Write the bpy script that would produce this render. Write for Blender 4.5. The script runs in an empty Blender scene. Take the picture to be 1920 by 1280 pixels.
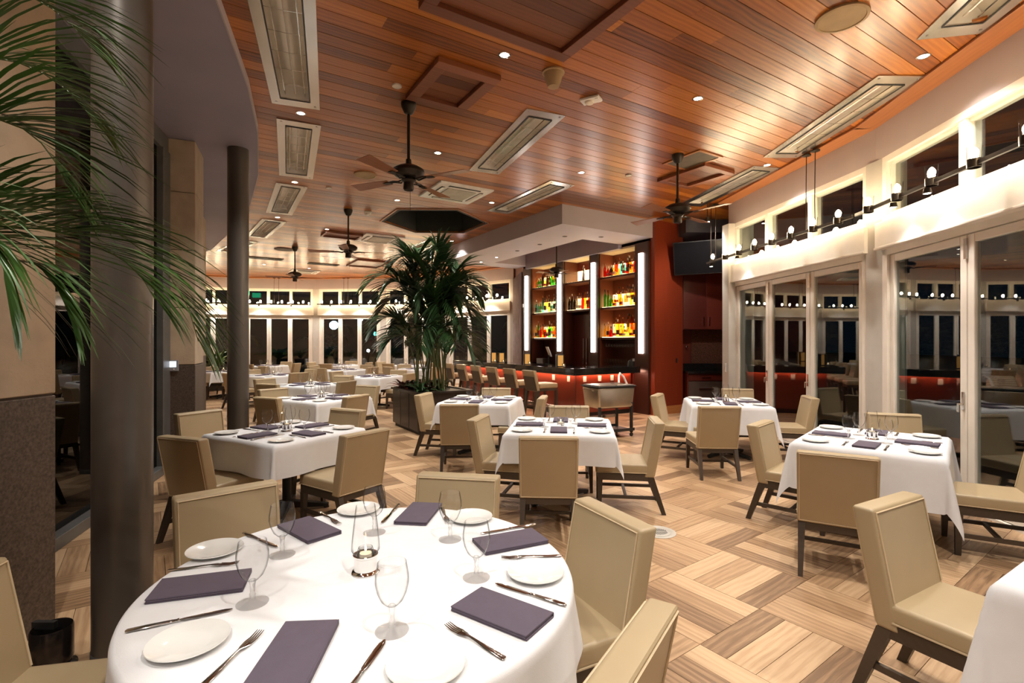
import bpy, bmesh, math, random
from mathutils import Vector, Matrix
random.seed(7)
S = bpy.context.scene
COL = S.collection
PI = math.pi
def R(a): return math.radians(a)

# ---------------------------------------------------------------- camera, world, exposure
CAM_H = 1.62
cd = bpy.data.cameras.new('camera'); cam = bpy.data.objects.new('camera', cd); COL.objects.link(cam)
cam.location = (0, 0, CAM_H); cam.rotation_euler = (R(90), 0, 0)
cd.sensor_width = 36; cd.lens = 946 / 1920 * 36; cd.clip_start = .05; cd.clip_end = 300
S.camera = cam
w = bpy.data.worlds.new('night'); S.world = w; w.use_nodes = True
w.node_tree.nodes['Background'].inputs[0].default_value = (.010, .022, .035, 1)
w.node_tree.nodes['Background'].inputs[1].default_value = .12
S.view_settings.view_transform = 'Standard'
S.view_settings.look = 'None'
S.view_settings.gamma = 1
S.view_settings.use_curve_mapping = False
S.view_settings.exposure = 0.50
S.cycles.transparent_max_bounces = 24

DOWN_W = 95        # watts of a ceiling downlight
BULB_L = 170       # radiance of a rail bulb

# ---------------------------------------------------------------- materials
def new_mat(name):
    m = bpy.data.materials.new(name); m.use_nodes = True
    nt = m.node_tree; b = nt.nodes['Principled BSDF']
    return m, nt, b
def nd(nt, t, **kw):
    n = nt.nodes.new(t)
    for k, v in kw.items(): setattr(n, k, v)
    return n
def L(nt, a, b): nt.links.new(a, b)
def ramp(nt, fac, stops):
    r = nd(nt, 'ShaderNodeValToRGB'); e = r.color_ramp.elements
    while len(e) < len(stops): e.new(.5)
    for i, (p, c) in enumerate(stops):
        e[i].position = p; e[i].color = (*c, 1)
    L(nt, fac, r.inputs[0]); return r.outputs[0]
def mat(name, c, rough=.5, metal=0, var=.12, scale=6, bump=.0, bscale=60, coat=0, spec=.5):
    m, nt, b = new_mat(name)
    tc = nd(nt, 'ShaderNodeTexCoord'); n = nd(nt, 'ShaderNodeTexNoise')
    n.inputs['Scale'].default_value = scale; n.inputs['Detail'].default_value = 4
    L(nt, tc.outputs['Object'], n.inputs['Vector'])
    lo = tuple(max(0, x * (1 - var)) for x in c); hi = tuple(min(1, x * (1 + var)) for x in c)
    L(nt, ramp(nt, n.outputs[0], [(.3, lo), (.7, hi)]), b.inputs['Base Color'])
    b.inputs['Roughness'].default_value = rough; b.inputs['Metallic'].default_value = metal
    b.inputs['Coat Weight'].default_value = coat; b.inputs['Specular IOR Level'].default_value = spec
    if bump:
        n2 = nd(nt, 'ShaderNodeTexNoise'); n2.inputs['Scale'].default_value = bscale
        L(nt, tc.outputs['Object'], n2.inputs['Vector'])
        bp = nd(nt, 'ShaderNodeBump'); bp.inputs['Strength'].default_value = bump; bp.inputs['Distance'].default_value = .01
        L(nt, n2.outputs[0], bp.inputs['Height']); L(nt, bp.outputs[0], b.inputs['Normal'])
    return m
def emit(name, c, s):
    m, nt, b = new_mat(name)
    nt.nodes.remove(b); e = nd(nt, 'ShaderNodeEmission')
    e.inputs[0].default_value = (*c, 1); e.inputs[1].default_value = s
    L(nt, e.outputs[0], nt.nodes['Material Output'].inputs[0]); return m
def glass(name, tint=(.96, .97, .97), edge=(.55, .57, .56), ior=1.5, rough=.01, gain=1.0, lo=.40):
    """thin clear wall: transparent, darker towards its edges, with a Fresnel mirror on top"""
    m, nt, b = new_mat(name); nt.nodes.remove(b)
    lw = nd(nt, 'ShaderNodeLayerWeight'); lw.inputs[0].default_value = .5
    tr = nd(nt, 'ShaderNodeBsdfTransparent')
    L(nt, ramp(nt, lw.outputs['Facing'], [(lo, tint), (.97, edge)]), tr.inputs[0])
    gl = nd(nt, 'ShaderNodeBsdfGlossy'); gl.inputs['Roughness'].default_value = rough
    lf = nd(nt, 'ShaderNodeLayerWeight'); lf.inputs[0].default_value = .5       # Schlick's curve, alike on both sides of the wall
    pw = nd(nt, 'ShaderNodeMath', operation='POWER'); pw.inputs[1].default_value = 4.5; L(nt, lf.outputs['Facing'], pw.inputs[0])
    f0 = ((ior - 1) / (ior + 1)) ** 2 * gain
    mu = nd(nt, 'ShaderNodeMath', operation='MULTIPLY_ADD'); mu.inputs[1].default_value = .75; mu.inputs[2].default_value = f0; mu.use_clamp = True
    L(nt, pw.outputs[0], mu.inputs[0])
    mx = nd(nt, 'ShaderNodeMixShader'); L(nt, mu.outputs[0], mx.inputs[0]); L(nt, tr.outputs[0], mx.inputs[1]); L(nt, gl.outputs[0], mx.inputs[2])
    L(nt, mx.outputs[0], nt.nodes['Material Output'].inputs[0]); return m
def wood(name, stops, rnd, coords='UV', rough=.4, grain=(1.2, 26), contrast=.5, coat=0, bump=.06, spread=1.0):
    """boards: tint per board from rnd ('object' or 'island'), long stretched grain on top"""
    m, nt, b = new_mat(name)
    if rnd == 'object': rv = nd(nt, 'ShaderNodeObjectInfo').outputs['Random']
    else: rv = nd(nt, 'ShaderNodeNewGeometry').outputs['Random Per Island']
    tc = nd(nt, 'ShaderNodeTexCoord')
    mul = nd(nt, 'ShaderNodeMath', operation='MULTIPLY'); mul.inputs[1].default_value = 37.0; L(nt, rv, mul.inputs[0])
    cb = nd(nt, 'ShaderNodeCombineXYZ'); L(nt, mul.outputs[0], cb.inputs[0]); L(nt, mul.outputs[0], cb.inputs[1]); L(nt, mul.outputs[0], cb.inputs[2])
    add = nd(nt, 'ShaderNodeVectorMath', operation='ADD'); L(nt, tc.outputs[coords], add.inputs[0]); L(nt, cb.outputs[0], add.inputs[1])
    mp = nd(nt, 'ShaderNodeMapping'); mp.inputs['Scale'].default_value = (grain[0], grain[1], grain[1]); L(nt, add.outputs[0], mp.inputs[0])
    n = nd(nt, 'ShaderNodeTexNoise'); n.inputs['Scale'].default_value = 1.0; n.inputs['Detail'].default_value = 6; n.inputs['Distortion'].default_value = .8
    L(nt, mp.outputs[0], n.inputs['Vector'])
    mp2 = nd(nt, 'ShaderNodeMapping'); mp2.inputs['Scale'].default_value = (2.2, 9, 9); L(nt, add.outputs[0], mp2.inputs[0])
    wv = nd(nt, 'ShaderNodeTexWave', wave_type='RINGS'); wv.inputs['Scale'].default_value = 1.1; wv.inputs['Distortion'].default_value = 7; wv.inputs['Detail'].default_value = 3; wv.inputs['Detail Scale'].default_value = .7
    L(nt, mp2.outputs[0], wv.inputs['Vector'])
    a = nd(nt, 'ShaderNodeMath', operation='MULTIPLY_ADD'); a.inputs[1].default_value = .30; L(nt, wv.outputs['Fac'], a.inputs[0]); L(nt, n.outputs[0], a.inputs[2])
    s1 = nd(nt, 'ShaderNodeMath', operation='SUBTRACT'); s1.inputs[1].default_value = .65; L(nt, a.outputs[0], s1.inputs[0])
    rs = nd(nt, 'ShaderNodeMath', operation='MULTIPLY_ADD'); rs.inputs[1].default_value = spread; rs.inputs[2].default_value = .5 - spread/2; L(nt, rv, rs.inputs[0])
    s2 = nd(nt, 'ShaderNodeMath', operation='MULTIPLY_ADD'); s2.inputs[1].default_value = contrast * 2; L(nt, s1.outputs[0], s2.inputs[0]); L(nt, rs.outputs[0], s2.inputs[2])
    L(nt, ramp(nt, s2.outputs[0], stops), b.inputs['Base Color'])
    b.inputs['Roughness'].default_value = rough; b.inputs['Coat Weight'].default_value = coat; b.inputs['Coat Roughness'].default_value = .25
    if bump:
        bp = nd(nt, 'ShaderNodeBump'); bp.inputs['Strength'].default_value = bump; bp.inputs['Distance'].default_value = .004
        L(nt, n.outputs[0], bp.inputs['Height']); L(nt, bp.outputs[0], b.inputs['Normal'])
    return m

CEIL_ST = [(0, (.11, .026, .005)), (.3, (.25, .068, .009)), (.7, (.41, .122, .013)), (1, (.52, .185, .022))]
FLOOR_ST = [(0, (.19, .108, .055)), (.25, (.31, .185, .096)), (.6, (.44, .275, .148)), (1, (.57, .385, .225))]
M = dict(
    ceil_o=wood('cedar_board', CEIL_ST, 'object', 'Object', .30, (1.0, 48), .34, coat=.30, spread=.78),
    ceil_i=wood('cedar_boards_far', CEIL_ST, 'island', 'Object', .30, (1.0, 48), .34, coat=.30, spread=.78),
    trimwood=wood('cedar_trim', [(0, (.26, .09, .03)), (1, (.46, .17, .05))], 'object', 'Object', .38, (1.5, 20), .3),
    hatchwood=wood('hatch_frame_wood', [(0, (.14, .04, .018)), (1, (.26, .082, .032))], 'object', 'Object', .4, (2, 20), .3),
    floor_o=wood('oak_tile', FLOOR_ST, 'object', 'UV', .42, (4.5, 85), .42),
    floor_i=wood('oak_tiles_far', FLOOR_ST, 'island', 'UV', .42, (4.5, 85), .42),
    redwood=wood('red_stained_wood', [(0, (.16, .022, .008)), (1, (.27, .042, .014))], 'object', 'Object', .3, (18, 1.2), .25, coat=.3),
    bayred=wood('brown_red_bay_wood', [(0, (.085, .022, .010)), (1, (.14, .038, .016))], 'object', 'Object', .35, (14, 1.4), .2),
    cabwood=wood('mahogany_cabinet_wood', [(0, (.075, .012, .008)), (1, (.13, .024, .013))], 'object', 'Object', .32, (14, 1.4), .2, coat=.3),
    darkwood=wood('dark_pilaster_wood', [(0, (.025, .008, .005)), (1, (.05, .016, .009))], 'object', 'Object', .35, (14, 1.4), .2, coat=.2),
    grout=mat('dark_joint', (.05, .035, .025), .9),
    void=mat('dark_void', (.012, .012, .011), .9),
    soffit=mat('mauve_plaster', (.285, .255, .315), .6, var=.05, scale=1.5),
    barsoffit=mat('pale_mauve_plaster', (.44, .39, .41), .6, var=.04, scale=1.5),
    bulk=mat('beige_plaster', (.43, .355, .335), .65, var=.04, scale=2),
    white=mat('cream_frame_paint', (.78, .72, .63), .35, var=.04),
    post=mat('grey_cream_post', (.50, .47, .42), .4, var=.05),
    stone=mat('tan_limestone', (.46, .355, .25), .75, var=.12, scale=5, bump=.15),
    granite=mat('brown_granite', (.085, .06, .045), .55, var=.5, scale=70, bump=.05),
    column=mat('bronze_grey_column', (.115, .10, .085), .33, metal=.35, var=.1, scale=2),
    steelgrey=mat('grey_steel_frame', (.16, .16, .155), .4, metal=.4),
    leather=mat('tan_leather', (.40, .305, .178), .42, var=.03, scale=5, bump=.02, bscale=260),
    piping=mat('light_leather_piping', (.55, .43, .27), .45),
    leg=wood('taupe_leg_wood', [(0, (.035, .024, .016)), (1, (.065, .045, .03))], 'object', 'Object', .4, (18, 3), .25),
    cloth=mat('white_linen', (.74, .74, .75), .85, var=.02, scale=14, bump=.08, bscale=400),
    napkin=mat('plum_grey_linen', (.098, .077, .105), .9, var=.05, scale=30, bump=.1, bscale=500),
    china=mat('white_china', (.82, .82, .79), .12, var=.01, coat=.5),
    steel=mat('polished_steel', (.62, .60, .57), .12, metal=1, var=.05),
    chrome=mat('chrome', (.82, .81, .79), .06, metal=1, var=.02),
    alu=mat('heater_steel', (.66, .64, .60), .24, metal=1, var=.10, scale=3, bump=.2, bscale=2),
    trough=mat('heater_reflector', (.88, .84, .76), .34, metal=1, var=.05, scale=3),
    brushed=mat('brushed_steel', (.66, .60, .50), .28, metal=1, var=.08, bump=.04, bscale=9),
    bronze=mat('oil_rubbed_bronze', (.035, .026, .018), .42, metal=.6),
    blade=wood('fan_blade_wood', [(0, (.20, .075, .03)), (1, (.32, .125, .05))], 'object', 'Object', .4, (2, 16), .3),
    black=mat('black_lacquer', (.012, .011, .010), .18, var=.1, coat=.4),
    blackmat=mat('black_satin', (.018, .017, .016), .5),
    counter=mat('black_granite', (.014, .013, .012), .10, var=.6, scale=90, coat=.3),
    redgranite=mat('red_brown_granite', (.10, .045, .028), .25, var=.8, scale=60),
    plastic=mat('cream_plastic', (.72, .67, .58), .4),
    whitep=mat('white_plastic', (.82, .80, .76), .4),
    tanp=mat('tan_speaker_grille', (.36, .24, .12), .7, bump=.1, bscale=400),
    brownp=mat('brown_grille', (.10, .07, .04), .6),
    planter=mat('dark_bronze_planter', (.028, .020, .016), .35, metal=.3, coat=.2),
    soil=mat('dark_soil', (.03, .02, .012), .95, bump=.4),
    palm=mat('palm_leaf', (.024, .062, .018), .42, var=.45, scale=3),
    palm2=mat('palm_leaf_fresh', (.045, .105, .020), .38, var=.35, scale=4),
    stem=mat('palm_stem', (.11, .15, .045), .5, var=.3),
    redleaf=mat('bromeliad_red_leaf', (.16, .025, .018), .4, var=.5, scale=9),
    curtain=mat('grey_mauve_curtain', (.36, .31, .33), .85),
    screen_off=mat('tv_screen_black', (.006, .006, .008), .25, spec=.12),
    ground=mat('night_paving', (.05, .05, .05), .8),
    glass=glass('goblet_glass', (.993, .993, .993), (.12, .13, .12), 1.5, .01, 1.0, lo=.50),
    glassfoot=glass('goblet_foot_glass', (.93, .93, .92), (.35, .36, .35), 1.5, .02, 1.6),
    pane=glass('window_pane', (.90, .94, .93), (.6, .66, .65), 1.52, .0, 2.4),
    darkpane=glass('tinted_pane', (.20, .20, .19), (.1, .1, .1), 1.5, .0, 1.2),
    bulb=emit('warm_bulb', (1, .77, .48), BULB_L),
    lens=emit('downlight_lens', (1, .90, .76), 30),
    spotlens=emit('cool_spot_lens', (.95, .97, 1), 60),
    strip=emit('white_light_strip', (1, .86, .78), 9),
    shelfled=emit('amber_shelf_light', (1, .74, .36), 5.5),
    riser=emit('lit_bottle_riser', (1, .70, .32), 2.4),
    backled=emit('amber_back_light', (1, .68, .28), 4.0),
    barled=emit('warm_bar_led', (1, .50, .34), 38),
    flame=emit('candle_flame', (1, .66, .30), 14),
    wax=mat('candle_wax', (.8, .72, .6), .5),
    lcd=emit('grey_blue_lcd', (.55, .62, .85), 1.0),
    signblue=emit('blue_street_lamp', (.35, .75, 1), 14),
    lampwhite=emit('street_lamp_white', (.8, .95, 1), 12),
    tealrefl=emit('teal_reflection_glow', (.1, 1, .8), 8),
    exitgreen=emit('green_exit_lamp', (.05, .8, .35), 1.5),
    amberpanel=emit('amber_menu_panel', (1, .48, .12), .5),
)

def foot_glass():
    """thick clear glass of stems and feet: refracting glass thinned with clear transparency"""
    m, nt, b = new_mat('goblet_foot_glass'); nt.nodes.remove(b)
    g = nd(nt, 'ShaderNodeBsdfGlass'); g.inputs['Roughness'].default_value = .0; g.inputs['IOR'].default_value = 1.45; g.inputs[0].default_value = (.97, .97, .96, 1)
    tr = nd(nt, 'ShaderNodeBsdfTransparent'); mx = nd(nt, 'ShaderNodeMixShader'); mx.inputs[0].default_value = .42
    L(nt, tr.outputs[0], mx.inputs[1]); L(nt, g.outputs[0], mx.inputs[2]); L(nt, mx.outputs[0], nt.nodes['Material Output'].inputs[0]); return m
M['stemglass'] = foot_glass()

# ---------------------------------------------------------------- mesh helpers
class MB:
    def __init__(s): s.v = []; s.f = []; s.mi = []; s.cur = 0
    def add(s, vs, fs):
        o = len(s.v); s.v += [tuple(v) for v in vs]
        for f in fs: s.f.append(tuple(i + o for i in f)); s.mi.append(s.cur)
        return s
    def box(s, x0, x1, y0, y1, z0, z1):
        return s.add([(x0,y0,z0),(x1,y0,z0),(x1,y1,z0),(x0,y1,z0),(x0,y0,z1),(x1,y0,z1),(x1,y1,z1),(x0,y1,z1)],
                     [(0,3,2,1),(4,5,6,7),(0,1,5,4),(1,2,6,5),(2,3,7,6),(3,0,4,7)])
    def hexa(s, b, t):                     # two 4-corner rings
        return s.add(list(b) + list(t), [(0,3,2,1),(4,5,6,7),(0,1,5,4),(1,2,6,5),(2,3,7,6),(3,0,4,7)])
    def prism(s, poly, z0, z1):
        n = len(poly); vs = [(x, y, z0) for x, y in poly] + [(x, y, z1) for x, y in poly]
        return s.add(vs, [tuple(range(n - 1, -1, -1)), tuple(range(n, 2 * n))] + [(i, (i + 1) % n, n + (i + 1) % n, n + i) for i in range(n)])
    def lathe(s, prof, seg=24, c=(0, 0), cap=True):
        vs = []; fs = []; rings = []
        for r, z in prof:
            if r < 1e-5: rings.append([len(vs)]); vs.append((c[0], c[1], z))
            else:
                rings.append(list(range(len(vs), len(vs) + seg)))
                vs += [(c[0] + r * math.cos(2*PI*k/seg), c[1] + r * math.sin(2*PI*k/seg), z) for k in range(seg)]
        for a, b in zip(rings, rings[1:]):
            for k in range(seg):
                k2 = (k + 1) % seg
                if len(a) == 1 and len(b) == 1: break
                if len(a) == 1: fs.append((a[0], b[k2], b[k]))
                elif len(b) == 1: fs.append((a[k], a[k2], b[0]))
                else: fs.append((a[k], a[k2], b[k2], b[k]))
        if cap:
            if len(rings[0]) > 1: fs.append(tuple(reversed(rings[0])))
            if len(rings[-1]) > 1: fs.append(tuple(rings[-1]))
        return s.add(vs, fs)
    def tube(s, pts, r, seg=6, cap=True):
        pts = [Vector(p) for p in pts]; rr = r if isinstance(r, (list, tuple)) else [r] * len(pts)
        vs = []; fs = []; pn = None
        for i, p in enumerate(pts):
            t = (pts[min(i + 1, len(pts) - 1)] - pts[max(i - 1, 0)])
            if t.length < 1e-9: t = Vector((0, 0, 1))
            t.normalize()
            if pn is None:
                a = Vector((0, 0, 1)) if abs(t.z) < .9 else Vector((1, 0, 0)); n = t.cross(a).normalized()
            else:
                n = (pn - t * pn.dot(t)); n = n.normalized() if n.length > 1e-6 else t.orthogonal().normalized()
            pn = n; b = t.cross(n)
            vs += [tuple(p + (n * math.cos(2*PI*k/seg) + b * math.sin(2*PI*k/seg)) * rr[i]) for k in range(seg)]
        for i in range(len(pts) - 1):
            for k in range(seg):
                k2 = (k + 1) % seg; fs.append((i*seg+k, i*seg+k2, (i+1)*seg+k2, (i+1)*seg+k))
        if cap: fs.append(tuple(range(seg - 1, -1, -1))); fs.append(tuple(range((len(pts)-1)*seg, len(pts)*seg)))
        return s.add(vs, fs)
    def mesh(s, name, mats, smooth=False, bevel=0, bseg=2):
        me = bpy.data.meshes.new(name); me.from_pydata(s.v, [], s.f)
        for m in (mats if isinstance(mats, (list, tuple)) else [mats]): me.materials.append(m)
        if len(set(s.mi)) > 1: me.polygons.foreach_set('material_index', s.mi)
        if bevel:
            bm = bmesh.new(); bm.from_mesh(me)
            ed = [e for e in bm.edges if len(e.link_faces) == 2 and e.calc_face_angle(0) > .6]
            bmesh.ops.bevel(bm, geom=ed, offset=bevel, segments=bseg, affect='EDGES', profile=.6, clamp_overlap=True)
            bm.to_mesh(me); bm.free()
        if smooth:
            me.polygons.foreach_set('use_smooth', [True] * len(me.polygons))
            try: me.set_sharp_from_angle(angle=R(40))
            except Exception: pass
        me.update(); return me
    def build(s, name, mats, parent=None, smooth=False, bevel=0, bseg=2, loc=None, rz=0):
        return link(name, s.mesh(name, mats, smooth, bevel, bseg), parent, loc, rz)
def link(name, me, parent=None, loc=None, rz=0):
    o = bpy.data.objects.new(name, me); COL.objects.link(o); o.parent = parent
    if loc: o.location = loc
    if rz: o.rotation_euler = (0, 0, rz)
    return o
LABELS = {}
def tag(o, label, cat, group=None):
    n = len(label.split()); assert 4 <= n <= 16, (n, label)
    o['label'] = label; o['category'] = cat
    if group: o['group'] = group
    LABELS.setdefault(label, []).append(group)
    return o
def thing(name, label, cat, loc=(0, 0, 0), rz=0, group=None):
    o = bpy.data.objects.new(name, None); COL.objects.link(o); o.empty_display_size = .1
    o.location = loc; o.rotation_euler = (0, 0, rz)
    if label: tag(o, label, cat, group)
    return o
def struct(o): o['kind'] = 'structure'; return o
def dup(root, loc, rz, label, group=None):
    def cp(o, p):
        c = o.copy(); COL.objects.link(c); c.parent = p
        for ch in o.children: cp(ch, c)
        return c
    r = cp(root, None); r.location = loc; r.rotation_euler = (0, 0, rz)
    tag(r, label, root['category'], group or root.get('group')); return r
class Proto:
    """first placement uses the object itself, later ones copy it"""
    def __init__(s, root): s.root = root; s.used = False
    def place(s, loc, rz, label, group=None):
        if not s.used:
            s.used = True; r = s.root; r.location = loc; r.rotation_euler = (0, 0, rz)
            tag(r, label, r['category'], group or r.get('group')); return r
        return dup(s.root, loc, rz, label, group)
def rot2(x, y, a): return x*math.cos(a) - y*math.sin(a), x*math.sin(a) + y*math.cos(a)
def spot(name, parent, loc, watts, size=115, blend=.7, rad=.05, col=(1, .945, .87), aim=None):
    ld = bpy.data.lights.new(name, 'SPOT'); ld.energy = watts; ld.spot_size = R(size); ld.spot_blend = blend
    ld.shadow_soft_size = rad; ld.color = col
    o = bpy.data.objects.new(name, ld); COL.objects.link(o); o.parent = parent; o.location = loc
    if aim is not None: o.rotation_euler = (Vector(aim)).to_track_quat('-Z', 'Y').to_euler()
    return o

# ---------------------------------------------------------------- room frame
ZC = 4.29                 # wooden ceiling
ZS = 4.20                 # plaster soffit over the stone core
UD = Vector((.849, .528)); VD = Vector((-.528, .849)); BO = Vector((.973, 9.79)); BA = math.atan2(.528, .849)
def B(u, v): p = BO + UD*u + VD*v; return p.x, p.y
def Bz(u, v, z): p = B(u, v); return (p[0], p[1], z)
FAC_R = [(2.75, -4.2), (4.10, 2.33), (4.52, 6.27), (4.19, 9.76)]
FAC_F = [(.05, 18.0), (-2.6, 20.1), (-5.4, 21.2), (-8.35, 21.5), (-11.3, 21.1), (-13.9, 19.8)]
SOFF = [(-1.75, -4.2), (-1.78, 1.0), (-1.85, 2.6), (-2.02, 3.2), (-2.24, 3.81), (-2.47, 4.49), (-2.69, 5.13), (-3.15, 6.24), (-3.94, 7.82), (-4.95, 9.53), (-6.5, 11.7), (-8.47, 14.2), (-11.5, 16.6), (-15.5, 18)]
OUT = FAC_R + [(5.6, 10.0), (5.6, 12.4), (.6, 18.2)] + FAC_F + [(-15.5, 18.6)] + [(x - .15, y) for x, y in reversed(SOFF[:-1])]
HEATERS = [  # centre x, y, heading, description of where it hangs
    (-2.06, 4.66, 110, 'beside the plaster soffit edge, closest to the round table'),
    (-3.04, 7.15, 114, 'beside the plaster soffit edge, second in its row'),
    (-4.30, 9.55, 120, 'beside the plaster soffit edge, third in its row'),
    (-5.88, 12.0, 126, 'beside the plaster soffit edge, fourth in its row'),
    (-7.75, 14.2, 134, 'beside the plaster soffit edge, fifth in its row'),
    (-.02, 6.90, 112, 'between the framed hatch and the bar soffit'),
    (.28, 9.44, 121, 'right in front of the bar soffit corner'),
    (-2.38, 13.9, 122, 'beyond the hexagonal ceiling well'),
    (3.90, 6.18, 91, 'above the middle of the glass doors'),
    (3.70, 8.80, 101, 'above the glass doors next to the ceiling fan'),
    (3.60, 3.30, 79, 'above the glass doors beside the round speaker'),
]
HL, HW = 2.25, .50
HEX = [(-2.84, 11.2), (-2.28, 10.25), (-1.13, 10.25), (-.60, 11.35), (-1.2, 12.35), (-2.34, 12.3)]

def inside(poly, x, y):
    c = False; n = len(poly)
    for i in range(n):
        x1, y1 = poly[i]; x2, y2 = poly[(i + 1) % n]
        if (y1 > y) != (y2 > y) and x < (x2 - x1) * (y - y1) / (y2 - y1) + x1: c = not c
    return c
def ST(x, y): d = Vector((x, y)); return d.dot(UD), d.dot(VD)
def cross_s(poly, t):
    o = []
    n = len(poly)
    for i in range(n):
        s1, t1 = poly[i]; s2, t2 = poly[(i + 1) % n]
        if (t1 > t) != (t2 > t): o.append(s1 + (s2 - s1) * (t - t1) / (t2 - t1))
    return sorted(o)

# ---- floor: basket weave of wood-look tiles, four to a block
def build_floor():
    base = MB().box(-16.5, 7, -5, 24, -.30, -.02).build('floor', M['grout']); struct(base)
    c, p = .61, .1525; ax = Vector((math.cos(R(-54)), math.sin(R(-54)))); bx = Vector((math.cos(R(36)), math.sin(R(36))))
    org = Vector((1.50, 3.06)); g = .0016
    cells = []
    for i in range(-42, 42):
        for j in range(-42, 42):
            ctr = org + ax * ((i + .5) * c) + bx * ((j + .5) * c)
            if not (-16.2 < ctr.x < 5.8 and -4.6 < ctr.y < 22.2): continue
            if not inside(FLOORPOLY, ctr.x, ctr.y): continue
            for k in range(4):
                off = (k - 1.5) * p
                if (i + j) % 2 == 0: cells.append((ctr + bx * off, R(-54)))
                else: cells.append((ctr + ax * off, R(36)))
    def view(q):
        if q[0].y < .8: return 99
        u = abs(q[0].x / q[0].y)
        return q[0].y if u < 1.08 and q[0].y > 1.9 and q[0].x > -2.4 - q[0].y * .3 else 99
    cells.sort(key=view)
    hl, hw = c/2 - g, p/2 - g
    mb = MB().box(-hl, hl, -hw, hw, -.022, 0)
    me = mb.mesh('tile', M['floor_o'])
    uv = me.uv_layers.new(name='UVMap')
    for lp in me.loops: co = me.vertices[lp.vertex_index].co; uv.data[lp.index].uv = (co.x, co.y)
    for q, a in cells[:300]:
        o = link('floor_tile', me, base, (q.x, q.y, random.uniform(-.0008, 0)), a)
    mb = MB(); uvs = []
    for q, a in cells[300:]:
        ca, sa = math.cos(a), math.sin(a); z = random.uniform(-.0008, 0); r0 = random.uniform(0, 50)
        co = [(-hl,-hw),(hl,-hw),(hl,hw),(-hl,hw)]
        vs = [(q.x + x*ca - y*sa, q.y + x*sa + y*ca, zz) for zz in (-.022, z) for x, y in co]
        mb.add(vs, [(4,5,6,7),(0,1,5,4),(1,2,6,5),(2,3,7,6),(3,0,4,7)]); uvs.append((co, r0))
    me = mb.mesh('floor_tiles', M['floor_i']); uv = me.uv_layers.new(name='UVMap')
    flat = []
    for co, r0 in uvs:
        t = [(x + r0, y + r0) for x, y in co]
        for f in [(4,5,6,7),(0,1,5,4),(1,2,6,5),(2,3,7,6),(3,0,4,7)]:
            for i in f: flat += t[i % 4]
    uv.data.foreach_set('uv', flat)
    o = link('floor_tiles', me, base); o['kind'] = 'stuff'
FLOORPOLY = [(2.9, -4.4), (4.25, 2.33), (4.75, 6.27), (4.5, 9.6), (5.6, 10), (5.6, 12.4), (.6, 18.2), (.2, 18.2), (-2.6, 20.5), (-5.4, 21.6), (-8.35, 21.9), (-11.3, 21.5), (-14, 20.2), (-16, 18), (-9, 12.8), (-5.4, 7), (-3.6, 3.2), (-3.2, -4.4)]
build_floor()

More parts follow.
